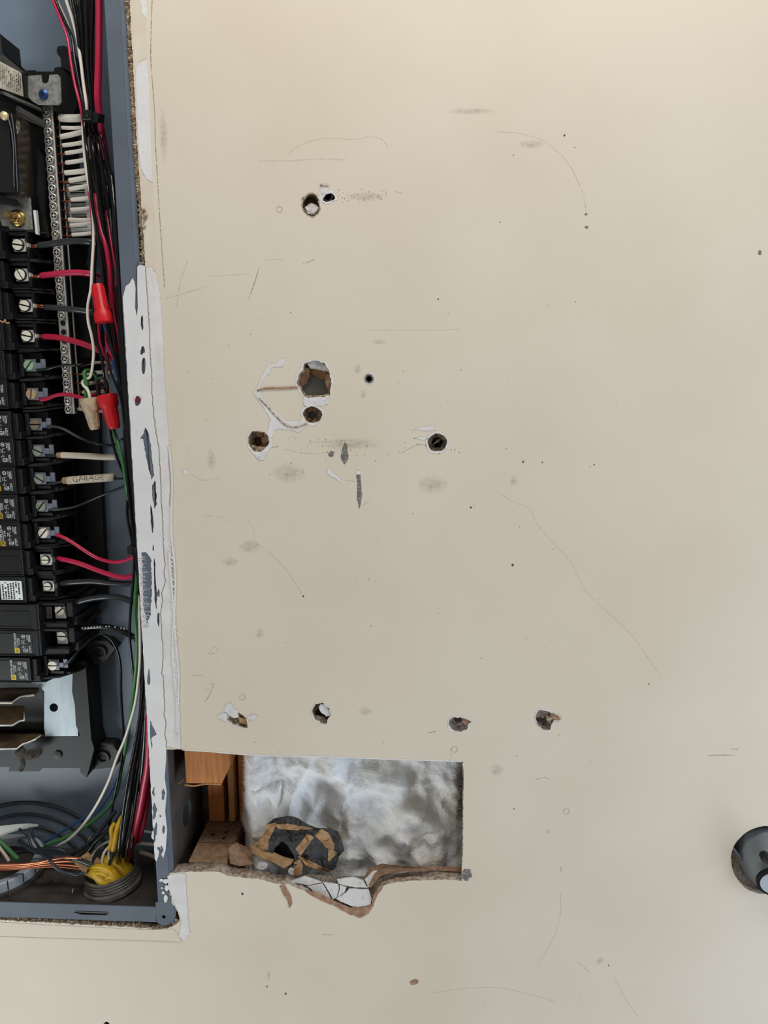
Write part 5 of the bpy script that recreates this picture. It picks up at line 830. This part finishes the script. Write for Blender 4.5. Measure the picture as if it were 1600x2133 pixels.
# insulating sheaths
def sheath(lab, pts, r, pts2, name='wire_sheath'):
    t = thing(name, lab, 'sheath', at(*pts[0])); tube('jacket', pts, r, M['w_cream'], t, n=16); tube('paper_core', pts2, r*0.86, M['kraft'], t); return t
sheath('cream sheath stripped from a cable, plain, above the lettered one', [(128, 948, 0.040), (155, 949, 0.040), (180, 950, 0.040), (214, 952, 0.040), (244, 952, 0.040)], 6.8, [(120, 948, 0.0405), (130, 948, 0.040)])
GA, GB = at(141, 1001, 0.040), at(238, 994, 0.040)
gt = thing('wire_sheath', 'cream sheath hand-lettered GARAGE', 'sheath', GA)
v_, f_ = tube_geo([GA+(GB-GA)*k/6 for k in range(7)], 8.6*PX, 20); jk = mesh('jacket', v_, f_, M['w_cream'], gt, True)
tube('paper_core', [(132, 1001, 0.0405), (143, 1001, 0.04)], 7.2, M['kraft'], gt)
tm = text_mesh('GARAGE', 0.0076, M['blackprint'], -0.00012); bb = bmesh.new(); bb.from_mesh(tm); bmesh.ops.subdivide_edges(bb, edges=[e for e in bb.edges if e.calc_length() > 0.001], cuts=2); u = (GB-GA).normalized(); rr = 8.6*PX+0.00012
R4 = random.Random(2); cc = (GA+GB)/2; w = Vector((0, -1, 0)); vv = u.cross(w).normalized(); vv = vv if vv.z > 0 else -vv; tilt = math.radians(24)
for v in bb.verts:
    x, y = v.co.x*0.98+v.co.y*0.30*math.sin(v.co.x*420+1), v.co.y*(1+0.10*math.sin(v.co.x*500))+0.0005*math.sin(v.co.x*760); a = y/rr+0.30
    v.co = cc+u*(x-0.001)+w*math.cos(a)*rr+vv*math.sin(a)*rr-gt.location-jk.location
bb.to_mesh(tm); bb.free(); tm.name = 'lettering'; link('lettering', tm, M['blackprint'], jk)
wire('black_wire', 'black wire entering the lettered GARAGE sheath from the left', [(100, 1008, 0.047), (112, 1007, 0.045), (124, 1004, 0.042), (138, 1001, 0.04)], 3.0, 'w_grey')
wire('black_wire', 'black wire leaving the right end of the GARAGE sheath', [(236, 996, 0.04), (248, 997, 0.038), (262, 996, 0.034)], 2.4, 'w_black')
wire('black_wire', 'black wire entering the plain cream sheath from the left', [(96, 949, 0.047), (108, 950, 0.044), (122, 948, 0.0405)], 2.8, 'w_grey')
# wire nuts
def nut(lab, P0, P1, r0, r1, m, sh):
    A, B = at(*P0), at(*P1); ax = (B-A); L = ax.length; t = thing('wire_nut', lab, 'wire nut', A)
    pr = [(r0*PX*0.86, 0.0), (r0*PX, 0.0), (r0*PX*1.02, L*0.05), (r0*PX*0.97, L*sh), (r0*PX*0.76, L*(sh+0.10)), (r1*PX*1.06, L*0.94), (r1*PX*0.9, L), (0, L)]
    o = lathe('cap', pr, M[m], t, A, ax, 30)
    for k in range(10):
        a = 2*math.pi*k/10; q = Matrix.Identity(3)
        R = Vector((0, -1, 0)).rotation_difference(ax); pts = []
        for f in (sh+0.12, 0.55, 0.75, 0.92):
            rad = (r0*0.76+(r1*1.06-r0*0.76)*(f-sh-0.1)/(0.84-sh))*PX; pts.append(A+R @ Vector((rad*math.cos(a), -L*f, rad*math.sin(a))))
        tube('grip_rib', pts, 1.0, M[m], t, n=6)
    return t
nut('upper red wire nut, wide end down, in the bundle', (217, 671, 0.0085), (203, 592, 0.0100), 17.5, 11, 'nut_red', 0.24)
nut('tan wire nut pointing down beside the lower red nut', (185, 829, 0.024), (198, 895, 0.024), 19, 9.5, 'nut_tan', 0.34)
nut('lower red wire nut pointing down right of the tan nut', (222, 823, 0.024), (239, 893, 0.022), 20.5, 11.5, 'nut_red', 0.30)
# cable ties
ct = thing('cable_tie', 'black cable tie gathering the wires near the top', 'cable tie', at(188, 240, 0.02))
pbox('head', 169, 228, 191, 249, 0.016, 0.030, M['black'], ct); facet('strap', [(188, 230, 0.018), (206, 236, 0.018), (218, 240, 0.022), (217, 252, 0.022), (204, 250, 0.018), (188, 248, 0.018)], M['black'], ct, 0.002); pbox('pawl', 176, 233, 184, 242, 0.0145, 0.017, M['black_label'], ct)
ct = thing('cable_tie', 'black cable tie low on the bundle where the thin red wire goes under', 'cable tie', at(274, 1146, 0.012))
pbox('head', 264, 1138, 278, 1156, 0.010, 0.022, M['black'], ct); pbox('strap', 276, 1140, 287, 1154, 0.009, 0.0115, M['black'], ct)
# ------------------------------------------------------------------ panel floor: conduits, cables, bare copper
FZ = ZB
def ring_solid(name, cx, cy, prof, m, parent, n=44):             # revolve (radius, height above the panel floor) about a vertical axis
    vs_, fs = [], []
    for r, h in prof:
        for k in range(n): a = 2*math.pi*k/n; vs_.append((cx+r*math.cos(a), cy+r*math.sin(a), FZ+h))
    k_ = len(prof)
    for i in range(k_):
        for k in range(n): fs.append((i*n+k, i*n+(k+1) % n, ((i+1) % k_)*n+(k+1) % n, ((i+1) % k_)*n+k))
    o = mesh(name, vs_, fs, m, parent, True); fix(o.data); o.data.set_sharp_from_angle(angle=0.6); return o
cq = at(232, 1812, 0.040)
cd_ = thing('conduit_fitting', 'grey threaded conduit fitting standing on the panel floor, yellow cable inside', 'conduit', (cq.x, 0.040, FZ))
pr = [(0.0220, 0.000), (0.0220, 0.0155), (0.0232, 0.0168), (0.0250, 0.0168)]
for k in range(4): pr += [(0.0254, 0.0152-k*0.0028), (0.0244, 0.0142-k*0.0028), (0.0244, 0.0132-k*0.0028)]
pr += [(0.0250, 0.0045), (0.0276, 0.0036), (0.0276, 0.000)]
COL = ring_solid('collar', cq.x, 0.040, pr, M['pvc'], cd_)
COL.rotation_euler = (0, -0.12, 0)
lk = at(-4, 1800, 0.056)
ln_ = thing('conduit_locknut', 'pale grey notched plastic ring on the panel floor, far left', 'locknut', (lk.x, 0.056, FZ))
ring_solid('ring', lk.x, 0.053, [(0.036, 0.004), (0.036, 0.013), (0.038, 0.014), (0.0435, 0.014), (0.0445, 0.013), (0.0445, 0.004)], M['nylon'], ln_)
ring_solid('base_ring', lk.x, 0.053, [(0.036, 0.0005), (0.036, 0.004), (0.0485, 0.004), (0.0485, 0.0005)], M['dark_steel'], ln_)
for k in range(5):
    a = math.radians(-85+k*19); c_ = Vector((lk.x+0.0446*math.cos(a), 0.053+0.0446*math.sin(a), FZ+0.009)); tube('notch', [c_+Vector((0, 0, 0.0055)), c_-Vector((0, 0, 0.004))], 1.2, M['black'], ln_, n=6)
wp_ = tag(facet('white_bushing', [(-30, 1730, 0.07), (10, 1723, 0.078), (40, 1720, 0.082), (62, 1719, 0.085), (80, 1721, 0.085), (60, 1725, 0.08), (40, 1729, 0.074), (20, 1735, 0.07), (0, 1743, 0.068), (-30, 1752, 0.066)], M['white_plastic'], None, 0.002), 'white plastic bushing edge under the stamped rings at the far left', 'bushing')
def cable(lab, pts, r, m, rf=None): return tag(tube('yellow_cable', pts, r, M[m], None, rf, 14), lab, 'cable')
ya = cable('broad yellow cable jacket slit open, its tip pointing left out of the conduit', [(176, 1818, 0.028), (190, 1816, 0.026), (206, 1817, 0.025), (222, 1825, 0.026), (236, 1836, 0.030), (239, 1846, 0.034)], 25, 'w_yellow', lambda t: 0.16+0.84*min(1, t*1.9)**0.9)
yb = cable('broad yellow cable jacket at the right of the conduit, split at the top', [(216, 1785, 0.040), (226, 1795, 0.038), (240, 1804, 0.038), (254, 1818, 0.040), (260, 1834, 0.043), (259, 1840, 0.046)], 29, 'w_yellow', lambda t: 0.2+0.8*min(1, t*1.7)**0.8)
for L, o in (([(188, 1808, 0.018), (206, 1806, 0.0155), (224, 1812, 0.0145), (238, 1826, 0.016)], ya), ([(196, 1818, 0.0155), (212, 1820, 0.0145), (226, 1830, 0.0150)], ya), ([(216, 1834, 0.016), (228, 1828, 0.015), (236, 1832, 0.016)], ya), ([(232, 1796, 0.030), (250, 1806, 0.027), (264, 1824, 0.028)], yb)): tube('jacket_fold', L, 1.7, M['w_yellow'], o, lambda t: 0.3+math.sin(math.pi*t))
wire('yellow_wire', 'yellow wire sleeve, longer one, above the conduit', [(262, 1694, 0.045), (254, 1704, 0.042), (245, 1726, 0.038), (240, 1750, 0.036), (236, 1772, 0.035)], 6.5, 'w_yellow')
wire('yellow_wire', 'yellow wire sleeve, shorter one, above the conduit', [(240, 1714, 0.042), (233, 1724, 0.040), (233, 1745, 0.038), (228, 1770, 0.038)], 5.4, 'w_yellow')
wire('yellow_wire', 'yellow scrap of jacket behind the black cables left of the conduit', [(190, 1745, 0.058), (184, 1756, 0.057), (178, 1764, 0.057)], 4.6, 'w_yellow')
wire('white_wire', 'white wire arching from the cable bundle behind the yellow sleeves', [(190, 1786, 0.045), (200, 1770, 0.048), (220, 1756, 0.052), (245, 1746, 0.055), (262, 1738, 0.06)], 2.8, 'w_white')
wire('white_wire', 'white wire dropping into the left yellow jacket', [(226, 1764, 0.04), (217, 1776, 0.036), (212, 1796, 0.033), (211, 1812, 0.032)], 3.0, 'w_white')
wire('white_wire', 'short white wire end between the yellow jackets', [(228, 1768, 0.038), (226, 1784, 0.036), (232, 1800, 0.032), (234, 1808, 0.032)], 2.6, 'w_white')
wire('black_wire', 'short black wire dropping from the yellow sleeve into the jacket', [(236, 1770, 0.035), (234, 1782, 0.032), (229, 1796, 0.029), (228, 1806, 0.03)], 4.0, 'w_grey')
for i, (x0, y0, x1, y1, r, lab) in enumerate(((290, 1731, 330, 1737, 3.4, 'upper white cable entering behind the flange at the lower right'), (286, 1757, 330, 1761, 4.2, 'middle white cable entering behind the flange at the lower right'), (290, 1774, 330, 1788, 5.0, 'lowest cream cable entering behind the flange at the lower right'))): wire('white_wire', lab, [(x0, y0, 0.06), ((x0+x1)/2, (y0+y1)/2-1, 0.06), (x1, y1, 0.06)], r, 'w_white' if i < 2 else 'w_cream')
CUW = [([(-40, 1803), (0, 1801), (52, 1799), (85, 1795), (103, 1791), (140, 1786), (170, 1788)], 'topmost'), ([(-40, 1806), (0, 1805), (50, 1803), (100, 1796), (150, 1794), (178, 1798)], 'second'), ([(-40, 1809), (0, 1809), (60, 1805), (110, 1800), (150, 1802), (180, 1806)], 'third'), ([(-40, 1812), (0, 1812), (70, 1807), (120, 1805), (160, 1809), (184, 1812)], 'lowest')]
for i, (L, nm) in enumerate(CUW): wire('copper_wire', nm+' of the four bare copper wires above the pale plastic ring', [(x, y, 0.020+0.003*i) for x, y in L], 2.9, 'copper', 'bare copper wires')
wire('black_cable', 'thick dark cable resting on the copper wires, blunt end on the right', [(40, 1752, 0.05), (68, 1772, 0.040), (95, 1777, 0.033), (118, 1782, 0.027), (150, 1788, 0.022), (171, 1793, 0.019), (190, 1801, 0.017)], 5.4, 'w_grey', cat='cable')
wire('black_wire', 'dark wire looping below the copper wires to the conduit', [(70, 1770, 0.045), (94, 1783, 0.024), (106, 1793, 0.015), (113, 1803, 0.013), (122, 1811, 0.013), (131, 1816, 0.014), (150, 1821, 0.016), (173, 1819, 0.018), (182, 1815, 0.022)], 4.0, 'w_grey')
wire('black_wire', 'dark wire in a high curve at the lower left, left one', [(40, 1727, 0.07), (50, 1733, 0.068), (59, 1745, 0.066), (64, 1760, 0.062), (66, 1775, 0.058)], 3.0, 'w_grey'); wire('black_wire', 'dark wire in a high curve at the lower left, right one', [(62, 1724, 0.066), (66, 1733, 0.064), (70, 1747, 0.062), (78, 1760, 0.058), (88, 1772, 0.05)], 3.0, 'w_grey')
wire('black_cable', 'glossy black cable slanting from the bundle to the kraft scraps', [(258, 1690, 0.05), (240, 1716, 0.046), (220, 1735, 0.044), (200, 1752, 0.044), (186, 1770, 0.044), (168, 1785, 0.046)], 5.6, 'w_black', cat='cable'); wire('black_cable', 'dark cable behind the glossy slanting one', [(240, 1690, 0.06), (215, 1722, 0.056), (196, 1744, 0.054), (176, 1764, 0.054), (150, 1780, 0.055)], 5.0, 'w_grey', cat='cable')
wire('black_cable', 'dark cable lying level behind the copper wires at the left', [(20, 1778, 0.05), (60, 1772, 0.05), (100, 1768, 0.05), (130, 1772, 0.05), (150, 1790, 0.05)], 5, 'w_grey', cat='cable')
wire('green_wire', 'green wire at the far left edge above the copper wires', [(-20, 1735, 0.05), (0, 1753, 0.048), (18, 1770, 0.045), (38, 1790, 0.04)], 5.6, 'w_green'); wire('white_wire', 'cream wire at the far left edge above the copper wires', [(-20, 1745, 0.046), (0, 1767, 0.043), (10, 1780, 0.041), (19, 1794, 0.039)], 4.0, 'w_cream')
sheetlet('kraft_scrap', 'upper triangular kraft scrap beside the yellow jacket', [(165, 1787, 0.030), (183, 1774, 0.036), (192, 1783, 0.036), (191, 1797, 0.028)], 'kraft'); sheetlet('kraft_scrap', 'lower triangular kraft scrap under the blunt dark cable', [(150, 1793, 0.021), (158, 1794, 0.021), (183, 1806, 0.020), (178, 1822, 0.018), (170, 1814, 0.018)], 'kraft')
for i in range(4): wire('kraft_shred', 'frayed kraft shred between the scraps and the yellow jacket', [(194+i*3, 1812, 0.03), (197+i*3.4, 1798-i, 0.032), (203+i*2.5, 1786+i*2, 0.036)], 2.0, 'kraft', 'kraft shreds', cat='shred')
R5 = random.Random(8)
for i, (x, y, s, m) in enumerate(((117, 1832, 4, 'dust'), (136, 1876, 4, 'kraft'), (152, 1856, 3, 'gyp'), (20, 1866, 6, 'dust'), (96, 1828, 3, 'dust'))):
    v_, f_ = tube_geo([at(x, y-s*1.6, 0.02), at(x+R5.uniform(-2, 2), y+s*1.2, 0.012)], s*0.5*PX, 7, lambda t: 0.5+math.sin(t*3)); tag(mesh('floor_debris', v_, f_, M[m]), ['grey lint scrap on the panel floor right of the pale ring', 'brown crumb on the panel floor above the flange slot', 'white crumb on the panel floor left of the conduit fitting', 'grey lint lump on the panel floor below the pale ring', 'small lint scrap by the right end of the pale ring'][i], 'debris')
